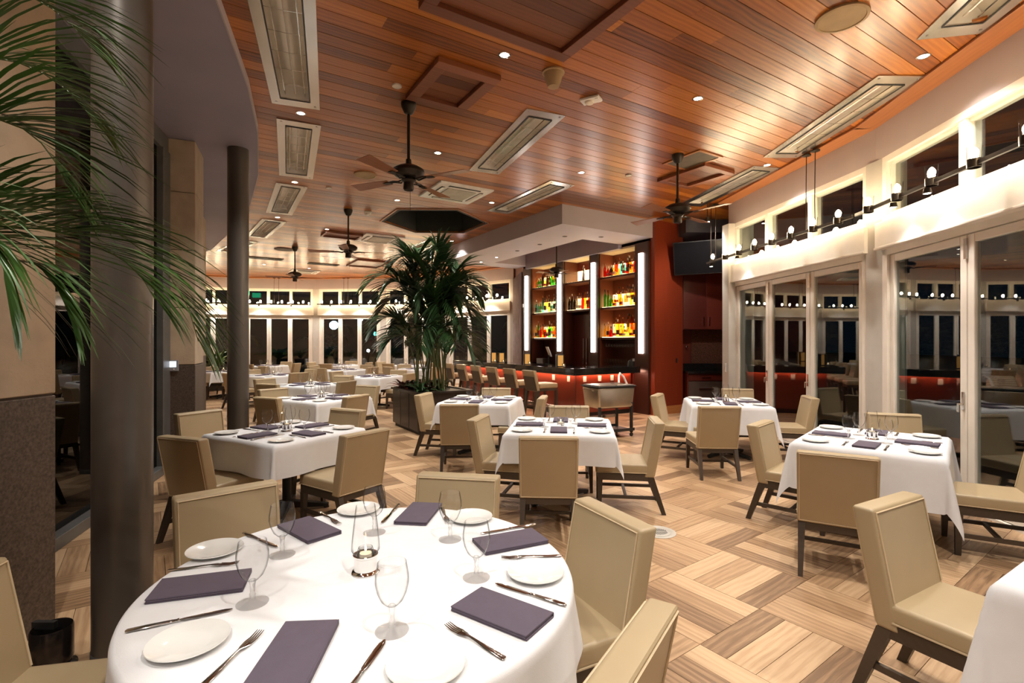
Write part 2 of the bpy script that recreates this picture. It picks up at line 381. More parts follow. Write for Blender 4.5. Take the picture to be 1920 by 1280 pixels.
# ---- ceiling: narrow cedar boards with openings for heaters and the well
def build_ceiling():
    base = struct(MB().box(-16.5, 7, -5, 24, 5.0, 5.12).build('ceiling', M['void']))
    outer = [ST(*p) for p in OUT]
    holes = [[ST(*p) for p in HEX]]
    for x, y, h, _ in HEATERS:
        a = R(h); d = (math.cos(a), math.sin(a)); n = (-d[1], d[0])
        holes.append([ST(x + d[0]*i*(HL/2 - .15) + n[0]*j*.17, y + d[1]*i*(HL/2 - .15) + n[1]*j*.17) for i, j in ((-1,-1),(1,-1),(1,1),(-1,1))])
    wdt = .165; t = -5.0; pieces = []
    while t < 30:
        t0, t1 = t + .0035, t + wdt - .0035; tm = t + wdt/2
        xs = cross_s(outer, tm)
        segs = [((a, a), (b, b)) for a, b in zip(xs[::2], xs[1::2])]
        for h in holes:
            cm = cross_s(h, tm)
            if len(cm) < 2: continue
            c0, c1 = cross_s(h, t0), cross_s(h, t1)
            if len(c0) < 2: c0 = cm
            if len(c1) < 2: c1 = cm
            out = []
            for (a, b) in segs:
                if b[0] <= c0[0] or a[0] >= c0[1]: out.append((a, b)); continue
                if a[0] < c0[0]: out.append((a, (c0[0], c1[0])))
                if b[0] > c0[1]: out.append(((c0[1], c1[1]), b))
            segs = out
        for a, b in segs:
            s = a[0] - 0.0; cur = a; end = b[0]
            first = random.uniform(.6, 4.2)
            nxt = s + first
            while True:
                if nxt > end - .35: pieces.append((t0, t1, cur, b)); break
                pieces.append((t0, t1, cur, (nxt - .0012, nxt - .0012))); cur = (nxt, nxt); nxt += random.uniform(2.2, 4.8)
        t += wdt
    def xy(s, tt): q = UD*s + VD*tt; return q.x, q.y
    def key(p):
        x, y = xy((p[2][0] + p[3][0]) / 2, (p[0] + p[1]) / 2)
        if y < 2.6: return 99
        u = 960 + x / y * 946
        if u < 280 or u > 2150: return 98
        return y
    pieces.sort(key=key)
    inv = Matrix.Rotation(-BA, 3, 'Z')
    def verts(p, z): return [(p[2][0], p[0], z), (p[3][0], p[0], z), (p[3][1], p[1], z), (p[2][1], p[1], z)]
    for p in pieces[:300]:
        dz = random.uniform(0, .0015)
        me = MB().hexa(verts(p, ZC + dz), verts(p, ZC + .02)).mesh('board', M['ceil_o'])
        o = link('ceiling_board', me, base); o.rotation_euler = (0, 0, BA)
    mb = MB()
    for p in pieces[300:]:
        dz = random.uniform(0, .0015); mb.hexa(verts(p, ZC + dz), verts(p, ZC + .02))
    o = mb.build('ceiling_boards', M['ceil_i'], base); o.rotation_euler = (0, 0, BA); o['kind'] = 'stuff'
    # dark well
    wl = MB()
    n = len(HEX); cx = sum(p[0] for p in HEX)/n; cy = sum(p[1] for p in HEX)/n
    for i in range(n):
        p, q = HEX[i], HEX[(i + 1) % n]
        def sc(a, k): return (cx + (a[0] - cx)*k, cy + (a[1] - cy)*k)
        po, qo = sc(p, 1.05), sc(q, 1.05)
        wl.hexa([(*p, ZC - .015), (*q, ZC - .015), (*qo, ZC - .015), (*po, ZC - .015)], [(*p, 4.98), (*q, 4.98), (*qo, 4.98), (*po, 4.98)])
    k = thing('ceiling_well', 'dark hexagonal recess opened in the wooden ceiling', 'ceiling recess', (0, 0, 0))
    wl.build('well_lining', mat('dark_green_lining', (.03, .033, .028), .7), k)
    tr = MB()
    for i in range(n):
        p, q = HEX[i], HEX[(i + 1) % n]; po, qo = sc(p, 1.09), sc(q, 1.09)
        tr.hexa([(*p, ZC - .012), (*q, ZC - .012), (*qo, ZC - .012), (*po, ZC - .012)], [(*p, ZC - .002), (*q, ZC - .002), (*qo, ZC - .002), (*po, ZC - .002)])
    tr.build('well_trim', M['trimwood'], k)
build_ceiling()
# ---------------------------------------------------------------- glass facade: folding doors below, clerestory above
Z_DOOR, Z_CL0, Z_CL1 = 2.73, 3.06, 3.80
def ring(mb, x0, x1, z0, z1, w, y0, y1, wb=None):
    wb = wb or w
    mb.box(x0, x0+w, y0, y1, z0, z1); mb.box(x1-w, x1, y0, y1, z0, z1)
    mb.box(x0+w, x1-w, y0, y1, z0, z0+wb); mb.box(x0+w, x1-w, y0, y1, z1-w, z1)
N_BAY = [0]
def bay(P, Q, side, detail=True):
    """one straight length of the facade; local x runs P->Q, local +y is outdoors"""
    N_BAY[0] += 1; i = N_BAY[0]
    P = Vector(P); Q = Vector(Q); d = Q - P; ln = d.length; a = math.atan2(d.y, d.x)
    root = dict(loc=(P.x, P.y, 0), rz=a)
    sgn = 1 if side == 'o' else -1                    # which way outdoors lies along local y
    def yb(mb, x0, x1, y0, y1, z0, z1): ys = sorted((sgn*y0, sgn*y1)); mb.box(x0, x1, ys[0], ys[1], z0, z1)
    def yring(mb, x0, x1, z0, z1, w, y0, y1, wb=None): ys = sorted((sgn*y0, sgn*y1)); ring(mb, x0, x1, z0, z1, w, ys[0], ys[1], wb)
    mb = MB(); yb(mb, 0, ln, 0, .3, Z_CL1 + .05, 5.0); struct(mb.build('wall_window_side', M['bulk'], **root))
    mb = MB(); yb(mb, .10, ln-.10, -.07, .24, Z_DOOR, Z_CL0); yb(mb, .10, ln-.10, -.085, -.07, Z_DOOR, Z_DOOR + .03)
    struct(mb.build(f'trim_{i}', M['white'], bevel=.008, **root))
    mb = MB(); yb(mb, -.13, .13, -.02, .30, 0, Z_CL1 + .05); struct(mb.build(f'trim_{i+20}', M['post'], **root))
    mb = MB(); yb(mb, 0, ln, -.26, .02, ZC - .028, ZC - .004); struct(mb.build(f'trim_{i+40}', M['trimwood'], bevel=.004, **root))
    # clerestory
    x0, x1 = .13, ln - .13
    wn = struct(thing(f'window_{i}', None, None, (P.x, P.y, 0), a))
    mb = MB(); yring(mb, x0, x1, Z_CL0, Z_CL1 + .05, .075, 0, .16); yring(mb, x0 + .075, x1 - .075, Z_CL0 + .075, Z_CL1 - .025, .03, .04, .14)
    pw = (x1 - x0) / 3
    for k in (1, 2): yb(mb, x0 + pw*k - .045, x0 + pw*k + .045, .01, .15, Z_CL0, Z_CL1)
    mb.build('window_frame', M['white'], wn)
    for k in range(3):
        mb = MB(); yb(mb, x0 + pw*k + .04, x0 + pw*(k+1) - .04, .085, .095, Z_CL0 + .05, Z_CL1); mb.build('pane', M['pane'], wn)
    # doors
    dr = struct(thing(f'door_{i}', None, None, (P.x, P.y, 0), a))
    mb = MB(); yb(mb, x0, x0+.09, 0, .2, 0, Z_DOOR); yb(mb, x1-.09, x1, 0, .2, 0, Z_DOOR); yb(mb, x0, x1, 0, .2, Z_DOOR - .07, Z_DOOR); yb(mb, x0, x1, .0, .2, -.02, .025)
    mb.build('door_frame', M['white'], dr)
    a0, a1 = x0 + .09, x1 - .09; pw = (a1 - a0) / 3
    for k in range(3):
        b0, b1 = a0 + pw*k + .004, a0 + pw*(k+1) - .004
        mb = MB(); yring(mb, b0, b1, .03, Z_DOOR - .075, .085, .03, .09, .13)
        pn = mb.build('door_panel', M['white'], dr, bevel=.006, bseg=1)
        mb = MB(); yb(mb, b0 + .08, b1 - .08, .055, .063, .15, Z_DOOR - .15); mb.build('pane', M['pane'], pn)
        if detail and k > 0:
            mb = MB(); yb(mb, b0 + .02, b0 + .055, .018, .03, .95, 1.13); yb(mb, b0 + .028, b0 + .046, -.02, .018, 1.0, 1.02); yb(mb, b0 + .028, b0 + .046, -.03, -.018, .93, 1.02)
            mb.build('door_handle', M['steel'], pn, bevel=.004, bseg=1)
            mb = MB(); yb(mb, b0 - .018, b0 + .018, .012, .03, 2.42, 2.62); mb.build('hinge', M['steel'], pn)
for p, q in zip(FAC_R[:-1], FAC_R[1:]): bay(p, q, 'r')
for p, q in zip(FAC_F[:-1], FAC_F[1:]): bay(p, q, 'r', False)
# closing walls outside the view
struct(MB().box(-3.4, 2.75, -4.5, -4.2, 0, 5.0).build('wall_rear', M['bulk']))
struct(MB().box(-16.2, -15.6, 12, 21, 0, 5.0).build('wall_left', M['bulk']))
struct(MB().prism([(-13.9, 19.8), (-15.6, 18.3), (-15.9, 18.5), (-14.1, 20.1)], 0, 5.0).build('wall_far', M['bulk']))

# end of the window wall next to the cabinets, plain jamb
struct(MB().prism([(4.19, 9.76), (4.06, 9.74), (4.10, 9.55), (4.21, 9.53), (4.6, 9.6), (4.6, 9.85)], 0, Z_CL1 + .05).build('trim_61', M['post']))

# ---------------------------------------------------------------- left: plaster soffit, round columns, stone core
def soffit_left():
    pts = SOFF + [(-15.9, 18), (-15.9, -4.2)]
    o = MB().prism(pts, ZS, ZS + .75).build('ceiling_soffit', M['soffit']); struct(o)
    e = MB()
    for p, q in zip(SOFF[:-1], SOFF[1:]):
        d = (Vector(q) - Vector(p)).normalized(); n = Vector((d.y, -d.x)) * .012
        e.hexa([(*p, ZS - .004), (*q, ZS - .004), (q[0]+n.x, q[1]+n.y, ZS - .004), (p[0]+n.x, p[1]+n.y, ZS - .004)],
               [(*p, ZC - .001), (*q, ZC - .001), (q[0]+n.x, q[1]+n.y, ZC - .001), (p[0]+n.x, p[1]+n.y, ZC - .001)])
    e.build('soffit_edge', M['barsoffit'], o)
soffit_left()
for k, (x, y, lb) in enumerate([(-2.02, 2.62, 'tall round bronze-grey column standing beside the round table'),
                   (-3.68, 6.78, 'tall round bronze-grey column behind the pillar-side square table'),
                   (-5.98, 10.85, 'tall round bronze-grey column in front of the leafy corner plant')]):
    t = thing('column', lb, 'column', (x, y, 0))
    MB().lathe([(.13, .0), (.13, ZS)], 40).build('shaft', M['column'], t, smooth=True)
    MB().lathe([(.134, 0), (.134, .05), (.131, .055)], 40, cap=False).build('base_ring', M['steelgrey'], t, smooth=True)

ZJ = [1.32, 2.05, 2.79, 3.53, ZS]
def pillar(name, quad):
    """stone-clad pier: quad is its plan (4 corners, ccw); slabs are separate pieces over a dark core"""
    c = Vector((sum(p[0] for p in quad)/4, sum(p[1] for p in quad)/4))
    def ins(p, k): d = (c - Vector(p)).normalized() * k; return (p[0] + d.x, p[1] + d.y)
    core = struct(MB().prism([ins(p, .02) for p in quad], 0, ZS).build(name, M['grout']))
    bs = MB().prism(quad, 0, ZJ[0] - .006).build('granite_base', M['granite'], core, bevel=.006, bseg=1)
    for z0, z1 in zip(ZJ[:-1], ZJ[1:]):
        MB().prism(quad, z0 + .004, z1 - .004).build('stone_slab', M['stone'], core, bevel=.006, bseg=1)
    return core
pillar('wall_pier_1', [(-3.5, -1.0), (-2.62, -1.0), (-2.62, 2.9), (-3.5, 2.9)])
pillar('wall_pier_2', [(-4.42, 6.36), (-4.08, 6.50), (-4.33, 7.08), (-4.68, 6.92)])
pillar('wall_pier_3', [(-6.62, 10.05), (-6.28, 10.22), (-6.52, 10.75), (-6.88, 10.6)])
# dark glazed wall between the piers, with slatted blind behind the glass
def left_window(P, Q, nm):
    P = Vector(P); Q = Vector(Q); d = Q - P; ln = d.length; a = math.atan2(d.y, d.x)
    wn = struct(thing(nm, None, None, (P.x, P.y, 0), a))
    mb = MB(); mb.box(0, ln, .0, .14, 4.0, ZS); mb.box(0, .12, 0, .14, 0, 4.0); mb.box(ln - .28, ln, -.02, .14, 0, 4.0); mb.box(ln*.55, ln*.55 + .06, .02, .1, 0, 4.0)
    mb.box(.12, ln - .28, -.04, .14, 0, .10)
    mb.build('window_frame', M['steelgrey'], wn, bevel=.004, bseg=1)
    MB().box(.12, ln - .28, .05, .058, .10, 4.0).build('pane', M['darkpane'], wn)
    MB().box(.0, ln, .45, .5, 0, ZS).build('backing_wall', M['void'], wn)
    me = MB().hexa([(.14, .20, 0), (ln - .3, .20, 0), (ln - .3, .25, .02), (.14, .25, .02)], [(.14, .20, .006), (ln - .3, .20, .006), (ln - .3, .25, .026), (.14, .25, .026)]).mesh('slat', M['brownp'])
    for k in range(52): link('blind_slat', me, wn, (0, 0, .16 + k * .073))
left_window((-3.22, 2.85), (-4.36, 6.42), 'window_20')
left_window((-4.62, 6.95), (-6.60, 10.15), 'window_21')
struct(MB().prism([(-6.8, 10.5), (-12.5, 15.4), (-12.7, 15.2), (-7.0, 10.3)], 0, ZS).build('wall_core', M['stone']))

# ---------------------------------------------------------------- bar block: soffit, back bar, counter
BL = dict(loc=(BO.x, BO.y, 0), rz=BA)           # the bar's own axes
def bb(u0, u1, v0, v1, z0, z1, name, m, parent=None, **kw):
    if parent is None: kw.update(BL)
    return MB().box(u0, u1, v0, v1, z0, z1).build(name, m, parent, **kw)
ZB = 3.905
o = MB(); o.box(0, 1.3, 0, 5.6, ZB, ZC + .3); o.box(1.3, 2.5, 0, .95, ZB, ZC + .3); o.box(1.3, 2.5, 4.9, 5.6, ZB, ZC + .3)
struct(o.build('ceiling_bar_soffit', M['barsoffit'], **BL))
# fascia inside the well above the shelves
fas = struct(bb(2.38, 2.5, .95, 4.9, 3.80, ZC + .3, 'wall_bar_fascia', M['soffit']))
# solid block behind the shelves
struct(bb(2.98, 3.42, -.02, 5.2, 0, 5.0, 'wall_back_bar', M['cabwood']))
red = struct(bb(2.50, 3.42, -.06, -.02, .18, ZC, 'wall_red_panel', M['redwood']))
bb(2.485, 3.42, -.075, -.02, 0, .18, 'plinth', M['trimwood'], red)
bb(2.50, 2.98, -.02, .06, 0, ZC, 'end_panel', M['redwood'], red)
o = bb(3.18, 3.22, -.075, -.06, 1.14, 1.24, 'key_switch', M['blackmat'], red)
PIL = [.275, 1.89, 3.30, 4.93]         # v of the light-strip pilasters
bk = thing('back_bar', 'tall mahogany back bar with backlit bottle shelves between light strips', 'shelving', (BO.x, BO.y, 0), BA)
for k, v in enumerate(PIL):
    hw = .20 if k in (0, 3) else .16
    p = bb(2.44, 2.98, v - hw, v + hw, 0, 3.84, 'pilaster', M['darkwood'], bk)
    bb(2.405, 2.44, v - .065, v + .065, 1.35, 3.60, 'light_strip', M['strip'], p, bevel=.006, bseg=1)
BAYS = [(PIL[0] + .20, PIL[1] - .16), (PIL[1] + .16, PIL[2] - .16), (PIL[2] + .16, PIL[3] - .20)]
SHELF = [1.72, 2.46, 3.21]
for k, (v0, v1) in enumerate(BAYS):
    bb(2.94, 2.98, v0, v1, 0, 3.84, 'back_panel', M['bayred'] if k != 1 else M['cabwood'], bk)
    bb(2.50, 2.98, v0, v1, 3.80, 3.84, 'top_panel', M['stone'], bk)
    for j, z in enumerate(SHELF):
        if k == 1 and j == 0: continue
        s = bb(2.52, 2.94, v0, v1, z - .05, z, 'shelf', M['bayred'], bk)
        bb(2.56, 2.93, v0 + .03, v1 - .03, z, z + .008, 'shelf_light', M['shelfled'], s)
        if (k, j) != (1, 2):
            for q in (1, 2): bb(2.52 + .125*q, 2.645 + .125*q, v0 + .03, v0 + (v1 - v0)*(.78 if q == 1 else .52), z + .008, z + .008 + .09*q, 'riser', M['riser'], s)
        bb(2.922, 2.939, v0 + .04, v1 - .04, z + .008, z + .34, 'back_light', M['backled'], s)
    for e in (v0, v1):
        dv = .015 if e == v0 else -.015
        bb(2.50, 2.94, min(e, e + dv), max(e, e + dv), 1.0, 3.80, 'side_panel', M['bayred'], bk)
bb(2.35, 2.94, BAYS[0][0], BAYS[0][1], .90, .97, 'back_counter', M['counter'], bk)
bb(2.42, 2.92, BAYS[0][0], BAYS[0][1], 0, .90, 'cabinet_front', M['cabwood'], bk)
bb(2.35, 2.94, BAYS[2][0], BAYS[2][1], .90, .97, 'back_counter', M['counter'], bk)
bb(2.42, 2.92, BAYS[2][0], BAYS[2][1], 0, .90, 'cabinet_front', M['cabwood'], bk)
# tall dark doors in the middle bay
for k in range(2):
    v0 = BAYS[1][0] + .01 + k * (BAYS[1][1] - BAYS[1][0] - .02) / 2; v1 = v0 + (BAYS[1][1] - BAYS[1][0] - .03) / 2
    dd = bb(2.78, 2.82, v0, v1, .05, 2.34, 'cupboard_door', M['cabwood'], bk, bevel=.004, bseg=1)
    vv = v1 - .06 if k == 0 else v0 + .06
    bb(2.75, 2.78, vv - .012, vv + .012, 1.0, 1.7, 'door_handle', M['steel'], dd)
# counter: long leg towards the far windows, short return to the red panel
ct = thing('bar_counter', 'L-shaped bar with black granite top and glowing red wood front', 'bar', (BO.x, BO.y, 0), BA)
o = MB(); o.prism([(.45, .20), (2.34, .20), (2.34, .90), (1.15, .90), (1.15, 5.9), (.45, 5.9)], .97, 1.07); o.box(.455, .50, .205, 5.9, .925, .97); o.box(.50, 2.34, .205, .25, .925, .97); o.build('countertop', M['counter'], ct, bevel=.008)
bb(.75, .80, .50, 5.8, .10, .96, 'front_panel', M['redwood'], ct)
bb(.80, 2.34, .50, .55, .10, .96, 'front_panel', M['redwood'], ct)
bb(.74, .752, .492, .52, .10, .955, 'corner_post', M['cabwood'], ct)
bb(.80, .84, .55, 5.8, 0, .10, 'kick_board', M['blackmat'], ct); bb(.84, 2.34, .55, .59, 0, .10, 'kick_board', M['blackmat'], ct)
bb(0.80, 2.34, .555, .9, .10, .955, 'carcass', M['cabwood'], ct); bb(.80, 1.10, .9, 5.8, .10, .955, 'carcass', M['cabwood'], ct)
bb(.66, .69, .55, 5.7, .935, .958, 'light_strip', M['barled'], ct); bb(.80, 2.32, .42, .45, .935, .958, 'light_strip', M['barled'], ct)
for (u, v, s) in [(.735, .74, 0), (.735, 1.28, 0), (.98, .485, 1), (1.40, .485, 1), (1.76, .485, 1)]:
    o = bb(u, u + .015, v - .04, v + .04, .76, .88, 'outlet_plate', M['plastic'], ct) if s == 0 else bb(u - .04, u + .04, v, v + .015, .76, .88, 'outlet_plate', M['plastic'], ct)
fr = MB(); fr.tube([(.58, .5, .22), (.58, 5.7, .22)], .022, 10); fr.build('foot_rail', M['steel'], ct, smooth=True)
struct(MB().prism([B(2.5, 5.2), B(3.42, 5.2), (3.2, 18.4), (.30, 18.4), (.12, 17.95)], 0, 5.0).build('wall_bar_end', M['cabwood']))
bb(2.40, 2.415, 5.05, 5.12, 2.66, 2.76, 'thermostat_plate', M['whitep'], bk)

# ---- cabinet corner behind the window wall
struct(MB().box(3.6, 5.8, 12.0, 12.2, 0, 5.0).build('wall_cabinet_corner', M['cabwood']))
struct(MB().box(5.6, 5.8, 9.85, 12.2, 0, 5.0).build('wall_right', M['cabwood']))
struct(MB().box(4.6, 5.8, 9.7, 9.85, 0, 5.0).build('wall_right', M['cabwood']))
struct(MB().box(3.79, 5.6, 11.0, 12.0, 4.0, ZC - .01).build('ceiling_corner_soffit', mat('dark_blue_grey_paint', (.06, .06, .08), .6)))
cb = thing('base_cabinet', 'mahogany base cabinet with drawers in the corner alcove', 'cabinet', (0, 0, 0))
MB().box(3.95, 5.55, 11.36, 11.98, .08, .90).build('body', M['cabwood'], cb)
for k in range(2):
    d = MB().box(3.97 + k*.79, 4.75 + k*.79, 11.335, 11.36, .74, .88).build('drawer', M['cabwood'], cb, bevel=.004, bseg=1)
    MB().box(4.26 + k*.79, 4.46 + k*.79, 11.315, 11.335, .80, .815).build('handle', M['steel'], d)
    d = MB().box(3.97 + k*.79, 4.75 + k*.79, 11.335, 11.36, .10, .72).build('door', mat('grey_brown_steel_door', (.16, .12, .10), .3, metal=.6) if k == 0 else M['cabwood'], cb, bevel=.004, bseg=1)
    MB().box(4.20 + k*.79, 4.52 + k*.79, 11.31, 11.335, .55, .57).build('handle', M['steel'], d)
wt = thing('worktop', 'black stone worktop with upstand in the corner alcove', 'worktop', (0, 0, 0))
MB().box(3.94, 5.58, 11.30, 11.99, .90, .95).build('slab', M['counter'], wt, bevel=.005)
MB().box(3.94, 5.58, 11.95, 11.99, .95, 1.10).build('upstand', M['counter'], wt)
sp = struct(MB().box(4.25, 5.58, 11.965, 11.995, 1.10, 1.89).build('wall_splashback', M['redgranite']))
uc = thing('wall_cabinet', 'mahogany wall cabinet with two long handles in the alcove', 'cabinet', (0, 0, 0))
MB().box(3.94, 5.55, 11.66, 11.99, 1.89, 3.30).build('body', M['cabwood'], uc)
for k in range(3):
    x0 = 3.95 + k*.54; d = MB().box(x0, x0 + .53, 11.64, 11.66, 1.90, 3.29).build('door', M['cabwood'], uc, bevel=.004, bseg=1)
    hx = x0 + .47 if k != 1 else x0 + .06
    MB().box(hx - .01, hx + .01, 11.61, 11.64, 1.98, 2.18).build('handle', M['steel'], d)
for k in range(2):
    hk = thing('coat_hook', 'round steel hook on the wall beside the granite splashback', 'hook', (3.98 + k*.16, 11.99, 1.50), 0, 'wall hooks in the alcove')
    mb = MB(); mb.lathe([(.012, 0), (.012, .03), (.028, .04), (.024, .06), (0, .066)], 16); g = mb.build('hook_head', M['chrome'], hk, smooth=True); g.rotation_euler = (R(90), 0, 0)
tv = thing('television', 'large black flat television tilted down above the mahogany cabinets', 'television', (4.10, 10.85, 3.43))
tv.rotation_euler = (R(18), 0, R(-26))
MB().box(-.60, .60, -.02, .03, -.36, .36).build('casing', M['blackmat'], tv, bevel=.008)
MB().box(-.585, .585, -.023, -.02, -.345, .345).build('screen', M['screen_off'], tv)
br = MB(); br.box(-.06, .06, .03, .30, -.06, .06); br.build('wall_bracket', M['blackmat'], tv)
# ceiling bracket spotlight of the alcove
sl = thing('spotlight', 'bright white spotlight hanging above the television', 'spotlight', (3.72, 9.6, 0))
MB().tube([(0, 0, ZC), (0, 0, 3.98)], .008, 6).build('rod', M['bronze'], sl)
MB().lathe([(.0, 3.99), (.035, 3.98), (.045, 3.90), (.045, 3.89)], 16, cap=False).build('head', M['bronze'], sl, smooth=True)
MB().lathe([(0, 3.895), (.036, 3.893)], 16, cap=False).build('lens', M['spotlens'], sl)
spot('alcove_spot', sl, (0, 0, 3.86), 90, 100, col=(1, .95, .92), aim=(.35, 1, -.9))
# curtain beside the back bar
cu = MB(); n = 60; vs = []
for z in (0.02, 3.78):
    for k in range(n + 1):
        t = k / n; x = .30 - .26*t + .035*math.sin(t*34); y = 15.62 + 2.1*t + .02*math.cos(t*34); vs.append((x, y, z))
cu.add(vs, [(k, k+1, n+2+k, n+1+k) for k in range(n)])
o = cu.build('curtain', M['curtain'], smooth=True); o.modifiers.new('thick', 'SOLIDIFY').thickness = .006
tag(o, 'grey mauve curtain drawn back at the end of the far windows', 'curtain')
# outdoors
struct(MB().box(-60, 60, -20, 90, -.42, -.32).build('ground', M['ground']))
# ---------------------------------------------------------------- ceiling fixtures
def make_heater():
    t = thing('ceiling_heater', None, None); t['category'] = 'heater'; t['group'] = 'infrared heaters let into the ceiling'
    hl, hw = HL/2, HW/2; il, iw = HL/2 - .17, .15
    mb = MB(); z0, z1 = -.012, -.002
    mb.box(-hl, -il, -hw, hw, z0, z1); mb.box(il, hl, -hw, hw, z0, z1); mb.box(-il, il, -hw, -iw, z0, z1); mb.box(-il, il, iw, hw, z0, z1)
    mb.build('flange', M['alu'], t)
    mb = MB(); vs = []; fs = []; n = 12                      # curved reflector trough
    for x in (-il, il):
        for k in range(n + 1):
            a = PI * k / n; vs.append((x, -iw * math.cos(a), .16 * math.sin(a) ** .8))
    fs = [(k, k+1, n+2+k, n+1+k) for k in range(n)]
    mb.add(vs, fs); o = mb.build('reflector', M['trough'], t, smooth=True)
    for sx in (-1, 1):
        mb = MB(); mb.add([(sx*il, -iw*math.cos(PI*k/n), .16*math.sin(PI*k/n)**.8) for k in range(n+1)] + [(sx*(il-.004), -iw*math.cos(PI*k/n), .16*math.sin(PI*k/n)**.8) for k in range(n+1)],
                          [tuple(range(n+1)), tuple(range(2*n+1, n, -1))])
        mb.build('end_cap', M['whitep'], t)  # white colour paints in the bright reflection of chrome caps
    mb = MB()
    for s in (-1, 1): mb.box(-il, il, s*iw - .006, s*iw + .006, -.020, -.012)
    for s in (-1, 1): mb.box(s*il - .006, s*il + .006, -iw, iw, -.020, -.012)
    mb.build('opening_edge', M['blackmat'], t)
    MB().tube([(-il + .02, 0, .05), (il - .02, 0, .05)], .011, 8).build('heating_element', mat_elem, t, smooth=True)
    mb = MB()
    for s in (-1, 1): mb.tube([(-il + .02, s*.10, .03), (il - .02, s*.10, .03)], .006, 6)
    for k in range(1, 6): x = -il + 2*il*k/6; mb.tube([(x, -iw, .0), (x, 0, -.006), (x, iw, 0)], .002, 4)
    mb.build('guard_wire', M['steel'], t)
    mb = MB()
    for sx in (-1, 1):
        for sy in (-1, 1): mb.lathe([(.012, z0 - .004), (.012, z0)], 8, (sx*(hl - .06), sy*(hw - .05)))
    mb.build('screw', M['steel'], t)
    return t
mat_elem = mat('quartz_element', (.75, .70, .62), .3, metal=.3)
hp = Proto(make_heater())
for x, y, h, d in HEATERS:
    hp.place((x, y, ZC), R(h), 'long steel infrared ceiling heater ' + d)

def make_fan(blades=4, r=.76, drop=.72):
    t = thing('ceiling_fan', None, None); t['category'] = 'ceiling fan'; t['group'] = 'bronze ceiling fans'
    MB().lathe([(.085, 0), (.085, -.03), (.078, -.05), (.05, -.11), (.03, -.125), (0, -.125)], 24).build('canopy', M['bronze'], t, smooth=True)
    MB().tube([(0, 0, -.10), (0, 0, -drop + .06)], .017, 10).build('down_rod', M['bronze'], t, smooth=True)
    MB().lathe([(0, -drop + .10), (.03, -drop + .09), (.035, -drop + .02), (.12, -drop + .005), (.175, -drop - .03), (.18, -drop - .06), (.15, -drop - .10), (.09, -drop - .115), (0, -drop - .115)], 32).build('motor_housing', M['bronze'], t, smooth=True)
    MB().lathe([(.075, -drop - .11), (.085, -drop - .15), (.055, -drop - .17), (.06, -drop - .24), (.05, -drop - .255), (0, -drop - .255)], 20).build('switch_housing', M['bronze'], t, smooth=True)
    MB().tube([(.03, 0, -drop - .25), (.03, 0, -drop - .48)], .0025, 4).build('pull_chain', M['bronze'], t)
    zb = -drop - .135
    bm = MB(); rr = [(.26, -.055), (.26, .055), (r, .085), (r, -.085)]
    bm.hexa([(x, y, zb - .004 + y*.16) for x, y in rr], [(x, y, zb + .004 + y*.16) for x, y in rr]); bme = bm.mesh('blade', M['blade'], bevel=.004, bseg=1)
    ar = MB()
    ar.tube([(.07, 0, zb + .01), (.12, .03, zb - .015), (.2, .02, zb), (.31, 0, zb - .002)], .009, 6); ar.tube([(.07, 0, zb + .01), (.12, -.03, zb - .015), (.2, -.02, zb), (.31, 0, zb - .002)], .009, 6)
    ar.box(.24, .33, -.03, .03, zb - .012, zb - .006); ame = ar.mesh('bracket', M['bronze'])
    for k in range(blades):
        a = 2*PI*k/blades; b = link('blade', bme, t, (0, 0, 0), a); link('blade_bracket', ame, b)
    return t
fp = Proto(make_fan())
for x, y, a, d in [(-1.16, 5.66, 66, 'hanging above the aisle between round and square tables'), (2.37, 7.22, 40, 'hanging near the red wood panel'),
                (-3.32, 10.23, 10, 'hanging beside the white ceiling cassette'), (-6.14, 14.27, 12, 'hanging close to the far windows')]:
    fp.place((x, y, ZC), R(a), 'bronze ceiling fan with wooden blades ' + d)
f2 = make_fan(4, .55, .80); f2.location = (*B(1.72, 2.47), ZC); f2.rotation_euler = (0, 0, R(20))
tag(f2, 'bronze ceiling fan hanging inside the bar soffit opening', 'ceiling fan', 'bronze ceiling fans')

def hatch(x, y, sx, sy, rz, label, w=.12, panel='ceil_o', drop=.055):
    t = thing('ceiling_hatch', label, 'ceiling hatch', (x, y, ZC), rz, 'framed hatches in the wooden ceiling')
    mb = MB(); z0, z1 = -drop, -.001
    for (x0, x1, y0, y1) in ((-sx, sx, -sy, -sy + w), (-sx, sx, sy - w, sy), (-sx, -sx + w, -sy + w, sy - w), (sx - w, sx, -sy + w, sy - w)):
        MB().box(x0, x1, y0, y1, z0, z1).build('frame_rail', M['hatchwood'], t, bevel=.003, bseg=1)
    n = max(2, round((2*sy - 2*w) / .165)); p = (2*sy - 2*w) / n
    for k in range(n):
        MB().box(-sx + w + .004, sx - w - .004, -sy + w + k*p + .002, -sy + w + (k+1)*p - .002, -.012, -.001).build('panel_board', M['hatchshade'], t)
M['hatchshade'] = wood('hatch_board_shaded', [(0, (.10, .03, .014)), (1, (.22, .075, .03))], 'object', 'Object', .35, (1.2, 22), .3)  # boards coloured darker to paint in the shade of a recess
hatch(-.63, 5.26, .34, .44, BA, 'square red-brown framed hatch in the wooden ceiling beside a fan')
hatch(.18, 3.86, .72, .58, BA, 'large red-brown framed hatch in the wooden ceiling above the aisle', .11)
hatch(2.93, 8.08, .36, .46, BA, 'open framed hatch beside the brown grille near the red panel', .10)
hatch(-4.25, 12.6, .45, .30, BA, 'shallow framed hatch behind the second ceiling fan', .05)
hatch(-4.9, 17.2, .55, .75, BA, 'wide thin-framed hatch close to the far windows', .05)

